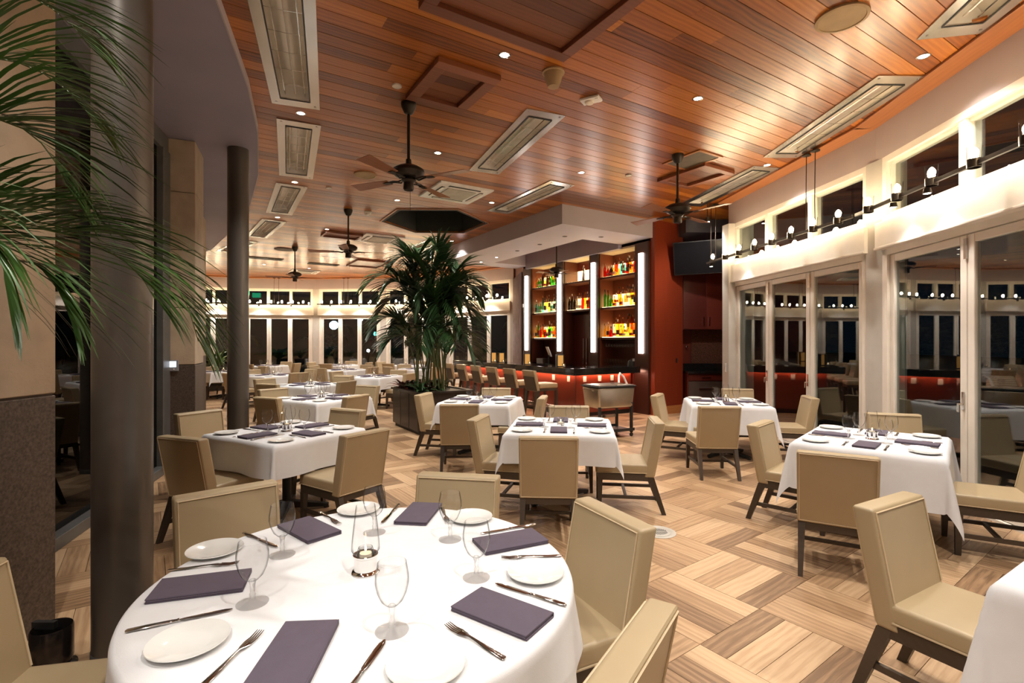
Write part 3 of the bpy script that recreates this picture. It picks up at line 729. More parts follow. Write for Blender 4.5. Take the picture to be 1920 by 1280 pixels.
g = thing('return_grille', 'brown rectangular air grille with pale frame beside a ceiling fan', 'air grille', (2.65, 7.42, ZC), BA)
mb = MB(); ringz = [(-.26, .26, -.33, -.29), (-.26, .26, .29, .33), (-.26, -.22, -.29, .29), (.22, .26, -.29, .29)]
for q in ringz: mb.box(*q, -.016, -.001)
mb.build('frame', M['trimwood'], g); MB().box(-.22, .22, -.29, .29, -.010, -.001).build('mesh', M['brownp'], g)
for x, y, lb in [(-7.9, 16.2, 'dark slotted air grille near the fourth ceiling fan'), (-6.5, 17.4, 'dark slotted air grille close to the far windows')]:
    g = thing('air_grille', lb, 'air grille', (x, y, ZC), BA)
    mb = MB(); mb.box(-.5, .5, -.18, -.14, -.02, 0); mb.box(-.5, .5, .14, .18, -.02, 0); mb.box(-.5, -.46, -.14, .14, -.02, 0); mb.box(.46, .5, -.14, .14, -.02, 0); mb.build('frame', M['brownp'], g)
    for k in range(6): MB().box(-.46, .46, -.13 + k*.046, -.105 + k*.046, -.015, -.004).build('slat', M['bronze'], g)

def cassette(x, y, rz, label):
    t = thing('air_conditioner', label, 'air conditioner', (x, y, ZC), rz, 'ceiling cassettes')
    h = .50
    MB().hexa([(-h, -h, -.03), (h, -h, -.03), (h, h, -.03), (-h, h, -.03)], [(-h - .01, -h - .01, -.001), (h + .01, -h - .01, -.001), (h + .01, h + .01, -.001), (-h - .01, h + .01, -.001)]).build('face_plate', M['whitep'], t, bevel=.006)
    MB().box(-.27, .27, -.27, .27, -.042, -.03).build('intake_grille', M['intake'], t, bevel=.004)
    for k in range(4):
        o = MB().box(-.30, .30, .34, .40, -.036, -.030).build('air_slot', M['blackmat'], t, rz=PI/2*k)
        MB().hexa([(-.29, .345, -.040), (.29, .345, -.040), (.29, .395, -.050), (-.29, .395, -.050)], [(-.29, .345, -.036), (.29, .345, -.036), (.29, .395, -.046), (-.29, .395, -.046)]).build('flap', M['plastic'], o)
M['intake'] = mat('grey_cream_grille', (.50, .46, .38), .6, bump=.3, bscale=300)
cassette(-1.01, 9.05, BA, 'square cream ceiling cassette in front of the hexagonal well')
cassette(-3.43, 13.1, BA, 'square cream ceiling cassette beside a fan and the well')
cassette(-7.9, 19.2, BA, 'square cream ceiling cassette closest to the far windows')

def disc(name, x, y, r, m, label, cat, th=.015, group=None, z=ZC):
    t = thing(name, label, cat, (x, y, z), 0, group)
    MB().lathe([(r, 0), (r, -th), (r*.88, -th - .004), (r*.86, -th + .003)], 32, cap=False).build('rim', m, t, smooth=True)
    MB().lathe([(r*.87, -th + .002), (0, -th + .001)], 32, cap=False).build('face', m, t)
    return t
disc('ceiling_speaker', 2.72, 4.16, .195, M['tanp'], 'large round tan ceiling speaker grille beside a steel heater', 'speaker')
disc('ceiling_speaker', -2.35, 8.07, .175, M['tanp'], 'round tan ceiling speaker grille behind a fan', 'speaker')
disc('ceiling_speaker', -6.6, 14.6, .26, M['brownp'], 'round dark ceiling speaker grille near the far windows', 'speaker')
for x, y, lb in [(-1.20, 5.26, 'small grey sprinkler cover plate beside the square hatch'), (1.87, 8.1, 'small cream sprinkler cover plate before the bar soffit'), (-3.18, 8.77, 'small dark sprinkler cover plate beside the third heater')]:
    disc('sprinkler_cover', x, y, .05, M['plastic'], lb, 'sprinkler')
t = thing('projector_cone', 'tan cone-shaped ceiling projector between hatch and strobe plate', 'ceiling fixture', (.41, 5.0, ZC))
MB().lathe([(.11, 0), (.112, -.015), (.095, -.02), (.075, -.10), (.055, -.15), (0, -.15)], 32).build('cone', M['tanp'], t, smooth=True)
def strobe(x, y, rz, lb, m):
    t = thing('strobe_alarm', lb, 'alarm', (x, y, ZC), rz)
    MB().box(-.07, .07, -.11, .11, -.03, -.001).build('plate', m, t, bevel=.012)
    MB().lathe([(.05, -.03), (.045, -.05), (.02, -.06), (0, -.06)], 16, (0, .02)).build('lens', M['wax'], t, smooth=True)
    MB().box(-.05, .05, -.095, -.06, -.038, -.03).build('grille', m, t)
strobe(.87, 5.55, R(60), 'white rectangular alarm strobe on the ceiling beside the tan cone', M['whitep'])
strobe(-2.97, 10.4, R(20), 'cream rectangular alarm strobe on the ceiling by the second fan', M['plastic'])

# downlights: the ones in view and their fellows further along the same rows, out of frame
def make_down():
    t = thing('downlight', None, None); t['category'] = 'downlight'
    MB().lathe([(.058, 0), (.058, -.006), (.045, -.008), (.040, -.001)], 24, cap=False).build('trim_ring', M['steel'], t, smooth=True)
    MB().lathe([(.041, -.003), (0, -.003)], 24, cap=False).build('lens', M['lens'], t)
    return t
dp = Proto(make_down())
DL = [(-.07, 4.70), (2.04, 5.54), (3.85, 4.72), (-2.47, 5.90), (-1.05, 7.14), (-3.64, 8.45), (1.10, 7.97), (-2.17, 9.53), (-.39, 9.70), (3.86, 7.63), (-5.04, 10.84),
      (-4.4, 12.0), (-1.6, 13.4), (-5.2, 15.0), (-2.6, 16.4), (-7.0, 13.0), (-8.6, 17.5), (-4.6, 18.8), (-7.4, 18.4),
      (1.95, 3.1), (-1.75, 1.6), (3.2, 1.6), (.6, .6), (-1.0, -.6), (2.0, -1.2), (.2, -2.4)]
for x, y in DL:
    o = dp.place((x, y, ZC), 0, 'small round recessed downlight with steel ring in the wooden ceiling', 'downlights in the wooden ceiling')
    spot('downlight_lamp', o, (0, 0, -.02), DOWN_W)
dk = [(1059, 443), (1127, 444), (1012, 458), (970, 470), (931, 482), (902, 491)]
for k, (u, v) in enumerate(dk):
    d = (ZB - 1.62) * 946 / (640 - v); x = (u - 960) * d / 946
    o = thing('soffit_downlight', 'tiny recessed downlight under the pale bar soffit', 'downlight', (x, d, ZB), 0, 'downlights under the bar soffit')
    MB().lathe([(.055, 0), (.055, -.006), (.04, -.008), (.038, -.001)], 20, cap=False).build('trim_ring', M['brownp'] if k < 4 else M['steel'], o, smooth=True)
    MB().lathe([(.039, -.003), (0, -.003)], 20, cap=False).build('lens', M['blackmat'] if k < 4 else M['lens'], o)
    spot('downlight_lamp', o, (0, 0, -.02), 14 if k < 4 else 22, 80)

# ---- pendant rails with candle bulbs in clear cylinders
ZRAIL = 3.18
sk = MB().lathe([(.048, -.035), (.053, -.035), (.055, .0), (.055, .04), (.048, .04), (.048, .0), (0, 0)], 16, cap=False).mesh('socket', M['bronze'], smooth=True)
gs = MB().lathe([(.048, .035), (.050, .035), (.056, .16)], 16, cap=False).mesh('shade', M['glass'], smooth=True)
bu = MB().lathe([(.010, .04), (.020, .055), (.033, .085), (.032, .11), (.018, .135), (0, .15)], 8, cap=False).mesh('bulb', M['bulb'], smooth=True)
hd = MB().lathe([(.0, -.02), (.03, -.022), (.038, -.07), (.036, -.075), (.03, -.07)], 14, cap=False).mesh('spot_head', M['bronze'], smooth=True)
hl_ = MB().lathe([(0, -.068), (.032, -.070)], 14, cap=False).mesh('spot_lens', M['spotlens'])
def rail(P, Q, n, label, spots=(), cords=(.5,), watts=26):
    P = Vector(P); Q = Vector(Q); d = Q - P; ln = d.length; a = math.atan2(d.y, d.x)
    t = thing('rail_light', label, 'light fixture', (P.x, P.y, ZRAIL), a, 'pendant rail lights along the windows')
    MB().box(0, ln, -.014, .014, -.018, .018).build('rail', M['bronze'], t)
    for k in range(n):
        x = ln * (k + .5) / n
        s = link('socket', sk, t, (x, 0, 0)); link('glass_shade', gs, s); link('bulb', bu, s)
        if k in spots:
            h = link('spot_head', hd, t, (x + .06, 0, -.02)); link('spot_lens', hl_, h)
            spot('rail_spot', t, (x + .06, 0, -.11), watts, 95 if watts < 40 else 140, col=(1, .93, .85))
    for c in cords:
        for e in (-.09, .09):
            x = ln * c + e
            MB().tube([(x, 0, .018), (x + .01, 0, .4), (x + .004, 0, .8), (x, 0, ZC - ZRAIL - .05)], .006, 6).build('cord', M['bronze'], t)
            MB().lathe([(.06, ZC - ZRAIL - .03), (.06, ZC - ZRAIL - .045), (.03, ZC - ZRAIL - .055), (0, ZC - ZRAIL - .055)], 20, (x, 0)).build('canopy', M['bronze'], t, smooth=True)
def off(p, q, k):                         # point pair moved k metres indoors
    p = Vector(p); q = Vector(q); d = (q - p).normalized(); n = Vector((-d.y, d.x)) * k
    return p + n, q + n
p, q = off((4.52, 6.33), (4.16, 10.1), .27); rail(p, q, 8, 'dark pendant rail of candle bulbs beside the television', (5, 7), (.2, .93))
p, q = off((4.14, 2.6), (4.52, 6.21), .27); rail(p, q, 7, 'dark pendant rail of candle bulbs above the folding glass doors', (4, 5), (.30,))
WH = ['next to the bar curtain', 'behind the palm', 'left of the palm along the far windows', 'in the far window corner', 'past the third round column']
for k, (p, q) in enumerate(zip(FAC_F[:-1], FAC_F[1:])):
    p, q = off(p, q, .35); g_ = (q - p).normalized()*.22; rail(p + g_, q - g_, 6, 'dark pendant rail of candle bulbs ' + WH[k], (1, 4), (.5,), 85)
# ---------------------------------------------------------------- chairs
def make_chair():
    """faces local +y; top rear edge of the back lies at y = -.36"""
    t = thing('dining_chair', None, None); t['category'] = 'chair'
    hw = .235
    st = MB().box(-hw, hw, -.25, .27, .375, .465).build('seat', M['leather'], t, bevel=.022, bseg=3, smooth=True)
    mb = MB(); zz = .385
    mb.tube([(-hw - .001, -.2, zz), (-hw - .001, .266, zz), (-hw + .01, .271, zz), (hw - .01, .271, zz), (hw + .001, .266, zz), (hw + .001, -.2, zz)], .0045, 5)
    mb.build('piping', M['piping'], st)
    b = MB()
    b.hexa([(-hw, -.265, .345), (hw, -.265, .345), (hw, -.175, .345), (-hw, -.175, .345)],
           [(-hw - .004, -.365, .86), (hw + .004, -.365, .86), (hw + .004, -.275, .86), (-hw - .004, -.275, .86)])
    bk = b.build('backrest', M['leather'], t, bevel=.016, bseg=3, smooth=True)
    def fb(x, z, dy): k = (z - .345) / .515; return (x, -.175 - .10*k + dy, z)
    mb = MB(); ins = .012
    mb.tube([fb(-hw + ins, .47, .003), fb(-hw + ins, .845, .003), fb(hw - ins, .845, .003), fb(hw - ins, .47, .003)], .0045, 5)
    def rb(x, z, dy): k = (z - .345) / .515; return (x, -.265 - .10*k + dy, z)
    mb.tube([rb(-hw + ins, .36, -.002), rb(-hw + ins, .845, -.002), rb(hw - ins, .845, -.002), rb(hw - ins, .36, -.002), rb(-hw + ins, .36, -.002)], .004, 5)
    mb.build('piping', M['piping'], bk)
    mb = MB(); w = .03
    mb.box(-hw + .005, hw - .005, .225, .255, .31, .375); mb.box(-hw + .005, -hw + .035, -.25, .225, .31, .375); mb.box(hw - .035, hw - .005, -.25, .225, .31, .375)
    mb.box(-hw + .035, hw - .035, -.262, -.235, .30, .345)
    mb.build('seat_rail', M['leg'], t)
    for s in (-1, 1):
        x0, x1 = s*hw - .004*s, s*(hw - .05)
        xa, xb = min(x0, x1), max(x0, x1)
        ta, tb = (xa, xb - .016) if s < 0 else (xa + .016, xb)
        MB().hexa([(ta, .222, 0), (tb, .222, 0), (tb, .256, 0), (ta, .256, 0)], [(xa, .21, .31), (xb, .21, .31), (xb, .258, .31), (xa, .258, .31)]).build('leg', M['leg'], t)
        MB().hexa([(ta, -.375, 0), (tb, -.375, 0), (tb, -.335, 0), (ta, -.335, 0)], [(xa, -.265, .345), (xb, -.265, .345), (xb, -.205, .345), (xa, -.205, .345)]).build('leg', M['leg'], t)
        MB().box(s*(hw - .028) - .011, s*(hw - .028) + .011, -.31, .225, .135, .165).build('stretcher', M['leg'], t)
    MB().box(-hw + .035, hw - .035, -.02, .005, .138, .162).build('stretcher', M['leg'], t)
    return t
CH = Proto(make_chair())
def chair(x, y, f, label, ref='r', group='tan dining chairs'):
    """x, y: middle of the top edge of the back (r rear, f front edge); f: heading it faces"""
    k = .365 if ref == 'r' else .275
    a = R(f); x0 = x + math.cos(a)*k; y0 = y + math.sin(a)*k
    CH.place((x0, y0, 0), a - PI/2, label, group)
TD = {1: 'the round table', 2: 'the pillar-side square table', 3: 'the middle square table', 4: 'the square table at the planter',
      5: 'the square table facing the red cabinets', 6: 'the square table against the glass doors', 7: 'the plainly laid door-side table', 8: 'the second pillar-row table', 9: 'the third pillar-row table'}
SW = ['glass-door side', 'far-window side', 'pillar side', 'round-table side']
CHAIRS = [
    (1, -1.445, 2.58, -49, 'f', 'grey-column side'), (1, -.313, 2.845, -100, 'f', 'bar side'), (1, .41, 2.24, 207, 'f', 'floor-drain side'), (1, .28, 1.31, 147, 'f', 'glass-door side'), (1, -1.74, 1.56, 12, 'f', 'stone-pier side'),
    (2, -2.64, 3.97, 69, 'r', SW[3]), (2, -3.38, 5.48, -30, 'f', SW[2]), (2, -1.20, 4.24, 146, 'r', SW[0]), (2, -1.87, 5.66, -117, 'f', SW[1]),
    (3, .29, 3.985, 87, 'r', SW[3]), (3, -.39, 5.12, -14, 'r', SW[2]), (3, 1.46, 4.93, 172, 'r', SW[0]), (3, .67, 5.93, -94, 'f', SW[1]),
    (4, -1.34, 7.38, -13, 'r', SW[2]), (4, -.637, 6.08, 93, 'r', SW[3]), (4, -.26, 8.24, -93, 'f', SW[1]), (4, .47, 6.95, 170, 'r', SW[0]),
    (5, 2.43, 5.87, 86, 'r', SW[3]), (5, 2.05, 7.30, -28, 'r', SW[2]), (5, 3.63, 8.10, -100, 'f', SW[1]), (5, 4.16, 6.95, 166, 'r', SW[0]),
    (6, 2.18, 3.38, 60, 'r', SW[3]), (6, 2.31, 4.79, -44, 'r', SW[2]), (6, 4.02, 5.30, 250, 'f', SW[1]), (6, 4.02, 3.72, 150, 'r', SW[0]),
    (7, 1.835, 2.39, -61, 'f', SW[1]),
    (8, -2.15, 7.09, 157, 'r', SW[0]), (8, -3.35, 6.82, 64, 'r', SW[3]), (8, -3.83, 8.13, -36, 'f', SW[2]), (8, -2.52, 8.72, -115, 'f', SW[1]),
    (9, -4.4, 9.0, 72, 'r', SW[3]), (9, -3.12, 9.65, 158, 'r', SW[0]), (9, -5.05, 10.35, -25, 'f', SW[2]), (9, -3.75, 11.1, -115, 'f', SW[1]),
]
for n, x, y, f, ref, sd in CHAIRS: chair(x, y, f, f'tan leather dining chair on the {sd} of {TD[n]}', ref)

# ---------------------------------------------------------------- tables and cloths
TZ = .755
def make_table(a, b):
    t = thing('dining_table', None, None); t['category'] = 'table'
    MB().box(-a/2 + .01, a/2 - .01, -b/2 + .01, b/2 - .01, TZ - .035, TZ - .004).build('tabletop', M['leg'], t)
    MB().tube([(0, 0, .03), (0, 0, TZ - .035)], .04, 14).build('pedestal', M['blackmat'], t, smooth=True)
    for k in range(4):
        o = MB().hexa([(.02, -.035, .03), (.38, -.025, .012), (.38, .025, .012), (.02, .035, .03)], [(.02, -.035, .10), (.38, -.025, .04), (.38, .025, .04), (.02, .035, .10)]).build('foot', M['blackmat'], t, rz=R(45 + 90*k))
        MB().lathe([(.025, 0), (.025, .012)], 10, (.36, 0)).build('glide', M['blackmat'], o)
    return t
def cloth_sq(a, b, drop, seed, n=44):
    rnd = random.Random(seed); ph = [rnd.uniform(0, 6.28) for _ in range(6)]
    A, Bh = a/2 + drop, b/2 + drop; mb = MB(); vs = []
    for j in range(n + 1):
        for i in range(n + 1):
            x = -A + 2*A*i/n; y = -Bh + 2*Bh*j/n
            ex = max(abs(x) - a/2, 0); ey = max(abs(y) - b/2, 0); sx = 1 if x > 0 else -1; sy = 1 if y > 0 else -1
            cx = max(-a/2, min(a/2, x)); cy = max(-b/2, min(b/2, y))
            r = math.hypot(ex, ey)
            if r < 1e-6: vs.append((x, y, TZ + .004)); continue
            e = min(r / .02, 1); wob = .018 * (r / drop)
            if ex > 0 and ey > 0:
                th = math.atan2(ey, ex); out = .012*e + .17*r*math.sin(2*th) + .05*r
                px, py = cx + sx*math.cos(th)*out, cy + sy*math.sin(th)*out
                z = TZ + .004 - r * .965 + .012*(1-e)
            elif ex > 0:
                px = cx + sx*(.012*e + .05*r + wob*math.sin(y*11 + ph[0] + sx)); py = y; z = TZ + .004 - r
            else:
                py = cy + sy*(.012*e + .05*r + wob*math.sin(x*11 + ph[1] + sy)); px = x; z = TZ + .004 - r
            vs.append((px, py, z))
    fs = [(j*(n+1)+i, j*(n+1)+i+1, (j+1)*(n+1)+i+1, (j+1)*(n+1)+i) for j in range(n) for i in range(n)]
    mb.add(vs, fs); return mb.mesh('cloth', M['cloth'], smooth=False)
def cloth_obj(me, loc, rz, label):
    me.polygons.foreach_set('use_smooth', [True]*len(me.polygons))
    o = link('tablecloth', me, None, loc, rz); tag(o, label, 'tablecloth', 'white tablecloths'); return o
TABLES = {  # centre, heading of local x, size
    2: (-2.165, 4.85, 60, 1.0, 1.05, .28), 3: (.50, 5.18, -7.5, 1.03, 1.03, .28), 4: (-.454, 7.46, -11, 1.02, 1.02, .28), 5: (3.06, 7.22, -13, 1.02, 1.0, .38),
    6: (3.176, 4.45, -42, 1.02, 1.15, .40), 7: (2.47, 1.66, 32, 1.05, 1.05, .42), 8: (-2.93, 7.76, 60, 1.02, 1.05, .28), 9: (-4.05, 10.15, 62, 1.02, 1.02, .28)}
FAR = [(10, -3.42, 12.5, 70, 'the table behind the palm planter'), (11, -6.15, 13.0, 55, 'the table beyond the third round column'), (12, -5.15, 15.4, 70, 'the table under the far hatch'),
       (13, -2.9, 15.9, 40, 'the table by the palm-side far windows'), (14, -8.7, 17.9, 80, 'the corner table at the far windows'), (15, -6.3, 18.4, 85, 'the middle table at the far windows'),
       (16, -3.9, 18.5, 70, 'the table at the far window post'), (17, -8.35, 14.6, 50, 'the table beside the corner planter')]
for n, x, y, a, d in FAR: TABLES[n] = (x, y, a, 1.0, 1.0, .28); TD[n] = d
TP = Proto(make_table(1.0, 1.0))
for n, (x, y, a, sx, sy, dr) in TABLES.items():
    TP.place((x, y, 0), R(a), f'square pedestal table under a white cloth, {TD[n]}'.replace(', the ', ': the '), 'square dining tables')
    cloth_obj(cloth_sq(sx, sy, dr, n), (x, y, 0), R(a), f'white cloth draped over {TD[n]}')
for n, x, y, a, d in FAR:
    dirs = [R(a + 90*k) for k in range(4)]
    names = {}
    rest = list(range(4))
    for s, ang in enumerate((0, 90, 180, 270)):
        k = max(rest, key=lambda q: math.cos(dirs[q] - R(ang))); rest.remove(k); names[k] = SW[s]
    for k in range(4):
        h = dirs[k]; rr = .92 + random.uniform(-.04, .06)
        CH.place((x + math.cos(h)*rr*.86, y + math.sin(h)*rr*.86, 0), h + PI/2 + R(random.uniform(-8, 8)), f'tan leather dining chair on the {names[k]} of {d}', 'tan dining chairs')

# round table
RT = (-.533, 1.875)
t = thing('round_table', 'large round pedestal table under a white cloth', 'table', (*RT, 0))
MB().lathe([(.735, TZ - .035), (.735, TZ - .004)], 64).build('tabletop', M['leg'], t)
MB().tube([(0, 0, .04), (0, 0, TZ - .035)], .05, 16).build('pedestal', M['blackmat'], t, smooth=True)
for k in range(4):
    MB().hexa([(.03, -.04, 0), (.42, -.03, 0), (.42, .03, 0), (.03, .04, 0)], [(.03, -.04, .11), (.42, -.03, .04), (.42, .03, .04), (.03, .04, .11)]).build('foot', M['blackmat'], t, rz=R(20 + 90*k))
mb = MB(); seg = 160; rings = [(0, 0), (.4, 0), (.70, 0), (.742, 0), (.752, -.006), (.757, -.02)] + [(.757, -.02 - .27*k/12) for k in range(1, 13)]
vs = []; fs = []
for r, dz in rings:
    for k in range(seg):
        th = 2*PI*k/seg; am = max(0, -dz - .03) / .27
        wob = .020*am*(math.sin(13*th + .6) + .5*math.sin(5*th + 2)) + .02*am
        rr = r + wob; hem = .012*am*math.sin(4*th + .8)
        vs.append((rr*math.cos(th), rr*math.sin(th), TZ + .004 + dz + hem))
n = len(rings)
for i in range(n - 1):
    for k in range(seg): k2 = (k+1) % seg; fs.append((i*seg+k, (i+1)*seg+k, (i+1)*seg+k2, i*seg+k2))
mb.add(vs, fs); cloth_obj(mb.mesh('cloth', M['cloth']), (*RT, 0), 0, 'white cloth draped over the large round table')

# ---------------------------------------------------------------- tableware
ZT = TZ + .0045
def make_plate():
    t = MB().lathe([(0, .006), (.055, .006), (.064, .009), (.100, .017), (.104, .019), (.105, .0165), (.100, .013), (.066, .002), (.060, 0), (0, 0)], 48).build('plate', M['china'], smooth=True)
    t['category'] = 'plate'; return t
def make_glass():
    t = thing('water_goblet', None, None); t['category'] = 'glass'
    MB().lathe([(.010, .074), (.018, .078), (.033, .093), (.044, .118), (.050, .145), (.0492, .168), (.044, .196), (.0425, .205), (.0415, .205)], 28, cap=False).build('bowl', M['glass'], t, smooth=True)
    MB().lathe([(0, 0), (.049, 0), (.050, .002), (.034, .006), (.012, .012), (.0085, .02), (.0105, .03), (.0075, .038), (.0085, .06), (.012, .074), (.010, .078), (0, .079)], 24, cap=False).build('stem', M['stemglass'], t, smooth=True)
    return t
def make_napkin():
    t = MB(); hx, hy = .078, .145
    def slab(z0, z1, d, sh):
        t.hexa([(-hx + d + sh, -hy + d, z0), (hx - d + sh, -hy + d, z0), (hx - d + sh, hy - d, z0), (-hx + d + sh, hy - d, z0)], [(-hx + d + sh, -hy + d, z1), (hx - d + sh, -hy + d, z1), (hx - d + sh, hy - d, z1), (-hx + d + sh, hy - d, z1)])
    slab(0, .006, 0, .003); slab(.0063, .0118, .003, -.002); slab(.0121, .0175, .001, .0)
    t.box(hx - .002, hx + .004, -hy, hy, .001, .017)
    o = t.build('napkin', M['napkin'], bevel=.003, smooth=True); o['category'] = 'napkin'; return o
def strip_mesh(outline, name, zf, th=.0022):
    mb = MB(); n = len(outline) // 2
    return mb
def flatware(secs, m, name, tines=False):
    """secs: (y, half width, z, half thickness) along the piece"""
    mb = MB(); vs = []; seg = 8
    for y, w, z, h in secs:
        for k in range(seg): a = 2*PI*k/seg; vs.append((w*math.cos(a), y, z + h*math.sin(a)))
    fs = []
    for i in range(len(secs) - 1):
        for k in range(seg): k2 = (k+1) % seg; fs.append((i*seg+k, i*seg+k2, (i+1)*seg+k2, (i+1)*seg+k))
    fs += [tuple(range(seg - 1, -1, -1)), tuple(range((len(secs)-1)*seg, len(secs)*seg))]
    mb.add(vs, fs)
    if tines:
        for k in range(4):
            x = -.0105 + .007*k
            mb.tube([(x, .055, .006), (x, .085, .004), (x*.95, .118, .009)], [.0026, .0022, .0010], 6)
    return mb
def make_fork():
    o = flatware([(-.125, .004, .004, .002), (-.120, .010, .004, .003), (-.06, .0085, .005, .003), (-.01, .0045, .008, .0028), (.02, .004, .009, .0025), (.035, .010, .008, .0022), (.058, .0135, .006, .002)], None, 'fork', True).build('fork', M['steel'], smooth=True)
    o['category'] = 'fork'; return o
def make_knife():
    t = thing('dinner_knife', None, None); t['category'] = 'knife'
    flatware([(-.14, .004, .005, .003), (-.135, .0085, .006, .0045), (-.08, .0095, .006, .005), (-.03, .0065, .006, .0045), (-.012, .0045, .006, .004), (-.008, .0075, .006, .005), (-.002, .004, .006, .003)], None, 'h').build('handle', M['steel'], t, smooth=True)
    flatware([(-.002, .004, .006, .002), (.01, .009, .006, .0014), (.09, .0105, .006, .0012), (.12, .009, .006, .001), (.138, .003, .006, .0008)], None, 'b').build('knife_blade', M['chrome'], t, smooth=True)
    return t
def make_lamp():
    t = thing('candle_lamp', None, None); t['category'] = 'candle lamp'
    MB().lathe([(.0, 0), (.050, 0), (.052, .004), (.048, .010), (.042, .013), (.042, .058), (.046, .062), (.046, .068), (.038, .068), (.038, .05), (0, .05)], 32, cap=False).build('holder', M['chrome'], t, smooth=True)
    MB().lathe([(.0385, .066), (.052, .085), (.050, .12), (.036, .24), (.0345, .25)], 28, cap=False).build('chimney', M['glass'], t, smooth=True)
    MB().lathe([(.030, .052), (.031, .080), (.026, .094), (.024, .088), (.0, .086)], 20).build('tealight_cup', M['glassfoot'], t, smooth=True)
    MB().lathe([(.022, .055), (.022, .072), (0, .073)], 16).build('wax', M['wax'], t, smooth=True)
    MB().lathe([(0, .076), (.003, .082), (.004, .088), (.002, .098), (0, .103)], 8, cap=False).build('flame', M['flame'], t, smooth=True)
    return t
def make_votive():
    t = thing('votive_candle', None, None); t['category'] = 'candle'
    MB().lathe([(0, 0), (.034, 0), (.036, .003), (.042, .08), (.040, .08), (.034, .012), (0, .01)], 24, cap=False).build('cup', M['glassfoot'], t, smooth=True)
    MB().lathe([(.026, .012), (.026, .035), (0, .036)], 16).build('wax', M['wax'], t, smooth=True)
    MB().lathe([(0, .038), (.005, .046), (.002, .062), (0, .066)], 8, cap=False).build('flame', M['flame'], t, smooth=True)
    return t
PL, GL, NP, FK, KN, LP, VT = Proto(make_plate()), Proto(make_glass()), Proto(make_napkin()), Proto(make_fork()), Proto(make_knife()), Proto(make_lamp()), Proto(make_votive())
# round table: six settings, each piece where the photo has it
RS = ['stone-pier side', 'side away from the bar', 'glass-door side', 'floor-drain side', 'bar side', 'grey-column side']
NK = [(-1.085, 1.762, 107), (-.597, 1.385, 4), (-.034, 1.590, 55), (-.006, 2.155, 115), (-.458, 2.505, 173), (-.925, 2.290, 49)]
PT = [(-.918, 1.431), (-.227, 1.330), (.087, 1.860), (-.199, 2.443), (-.778, 2.557), (-1.214, 2.061)]
GT = [(-.854, 1.660), (-.357, 1.501), (-.130, 1.839), (-.269, 2.194), (-.620, 2.273), (-.927, 2.036)]
FT = [((-1.275, 1.893), (-1.065, 1.950)), ((-.772, 1.255), (-.742, 1.493)), ((-.02, 1.364), (-.20, 1.530)), ((.19, 2.02), (-.04, 1.996)), ((-.36, 2.60), (-.30, 2.372)), ((-.96, 2.53), (-.81, 2.365))]
KT = [((-1.145, 1.488), (-.890, 1.617)), ((-.41, 1.18), (-.366, 1.443)), ((.176, 1.637), (-.06, 1.787)), ((.10, 2.36), (-.131, 2.254)), ((-.595, 2.65), (-.614, 2.382)), ((-1.20, 2.256), (-.975, 2.10))]
for k in range(6):
    x, y, a = NK[k]; NP.place((x, y, ZT), R(a), f'folded plum-grey napkin on the {RS[k]} of the round table', 'folded napkins')
    PL.place((*PT[k], ZT), 0, f'white bread plate on the {RS[k]} of the round table', 'bread plates')
    GL.place((*GT[k], ZT), 0, f'clear empty water goblet on the {RS[k]} of the round table', 'water goblets')
    for pr, pp, nm in ((FT[k], FK, 'steel dinner fork'), (KT[k], KN, 'steel dinner knife')):
        (x0, y0), (x1, y1) = pr; h = math.atan2(y1 - y0, x1 - x0)
        pp.place(((x0 + x1)/2, (y0 + y1)/2, ZT), h - PI/2, f'{nm} on the {RS[k]} of the round table', nm.split()[-1] + 's')
LP.place((-.547, 1.885, ZT), 0, 'chrome candle lamp with tall clear chimney centred on the round table', 'candle lamps')
# square tables
def lay(n, full, lamp):
    x, y, a, sx, sy, dr = TABLES[n]; rest = list(range(4)); names = {}
    for s, ang in enumerate((0, 90, 180, 270)):
        k = max(rest, key=lambda q: math.cos(R(a + 90*q) - R(ang))); rest.remove(k); names[k] = SW[s]
    hx, hy = sx/2, sy/2; d = TD[n]
    for k in range(4):
        h = (hx if k % 2 == 0 else hy); o = (hy if k % 2 == 0 else hx); phi = R(a + 90*k)   # outward heading of this side
        def P(r, s): return (x + math.cos(phi)*r - math.sin(phi)*s, y + math.sin(phi)*r + math.cos(phi)*s, ZT)
        j = random.uniform(-.012, .012); sd = names[k]
        NP.place(P(h - .20, j), phi + PI/2 + R(random.uniform(-4, 4)), f'folded plum-grey napkin on the {sd} of {d}', 'folded napkins')
        PL.place(P(h - .13, -o + .16), 0, f'white bread plate on the {sd} of {d}', 'bread plates')
        GL.place(P(.145 + random.uniform(-.02, .02), .11 + j), 0, f'clear empty water goblet on the {sd} of {d}', 'water goblets')
        if full:
            FK.place(P(h - .18, -.14), phi + PI/2, f'steel dinner fork on the {sd} of {d}', 'forks')
            KN.place(P(h - .18, .14), phi + PI/2, f'steel dinner knife on the {sd} of {d}', 'knives')
    if lamp == 'v': VT.place((x, y, ZT), 0, f'clear glass votive candle centred on {d}', 'votive candles')
    else: LP.place((x, y, ZT), 0, f'chrome candle lamp with tall chimney centred on {d}', 'candle lamps')
for n, lm in [(2, 'l'), (3, 'v'), (4, 'v'), (5, 'l'), (6, 'l'), (8, 'l'), (9, 'l')]: lay(n, n not in (9,), lm)
for n, *_ in FAR: lay(n, False, 'l')
PL.place((2.02, 1.80, ZT), 0, 'white bread plate near the corner of the plainly laid table', 'bread plates')

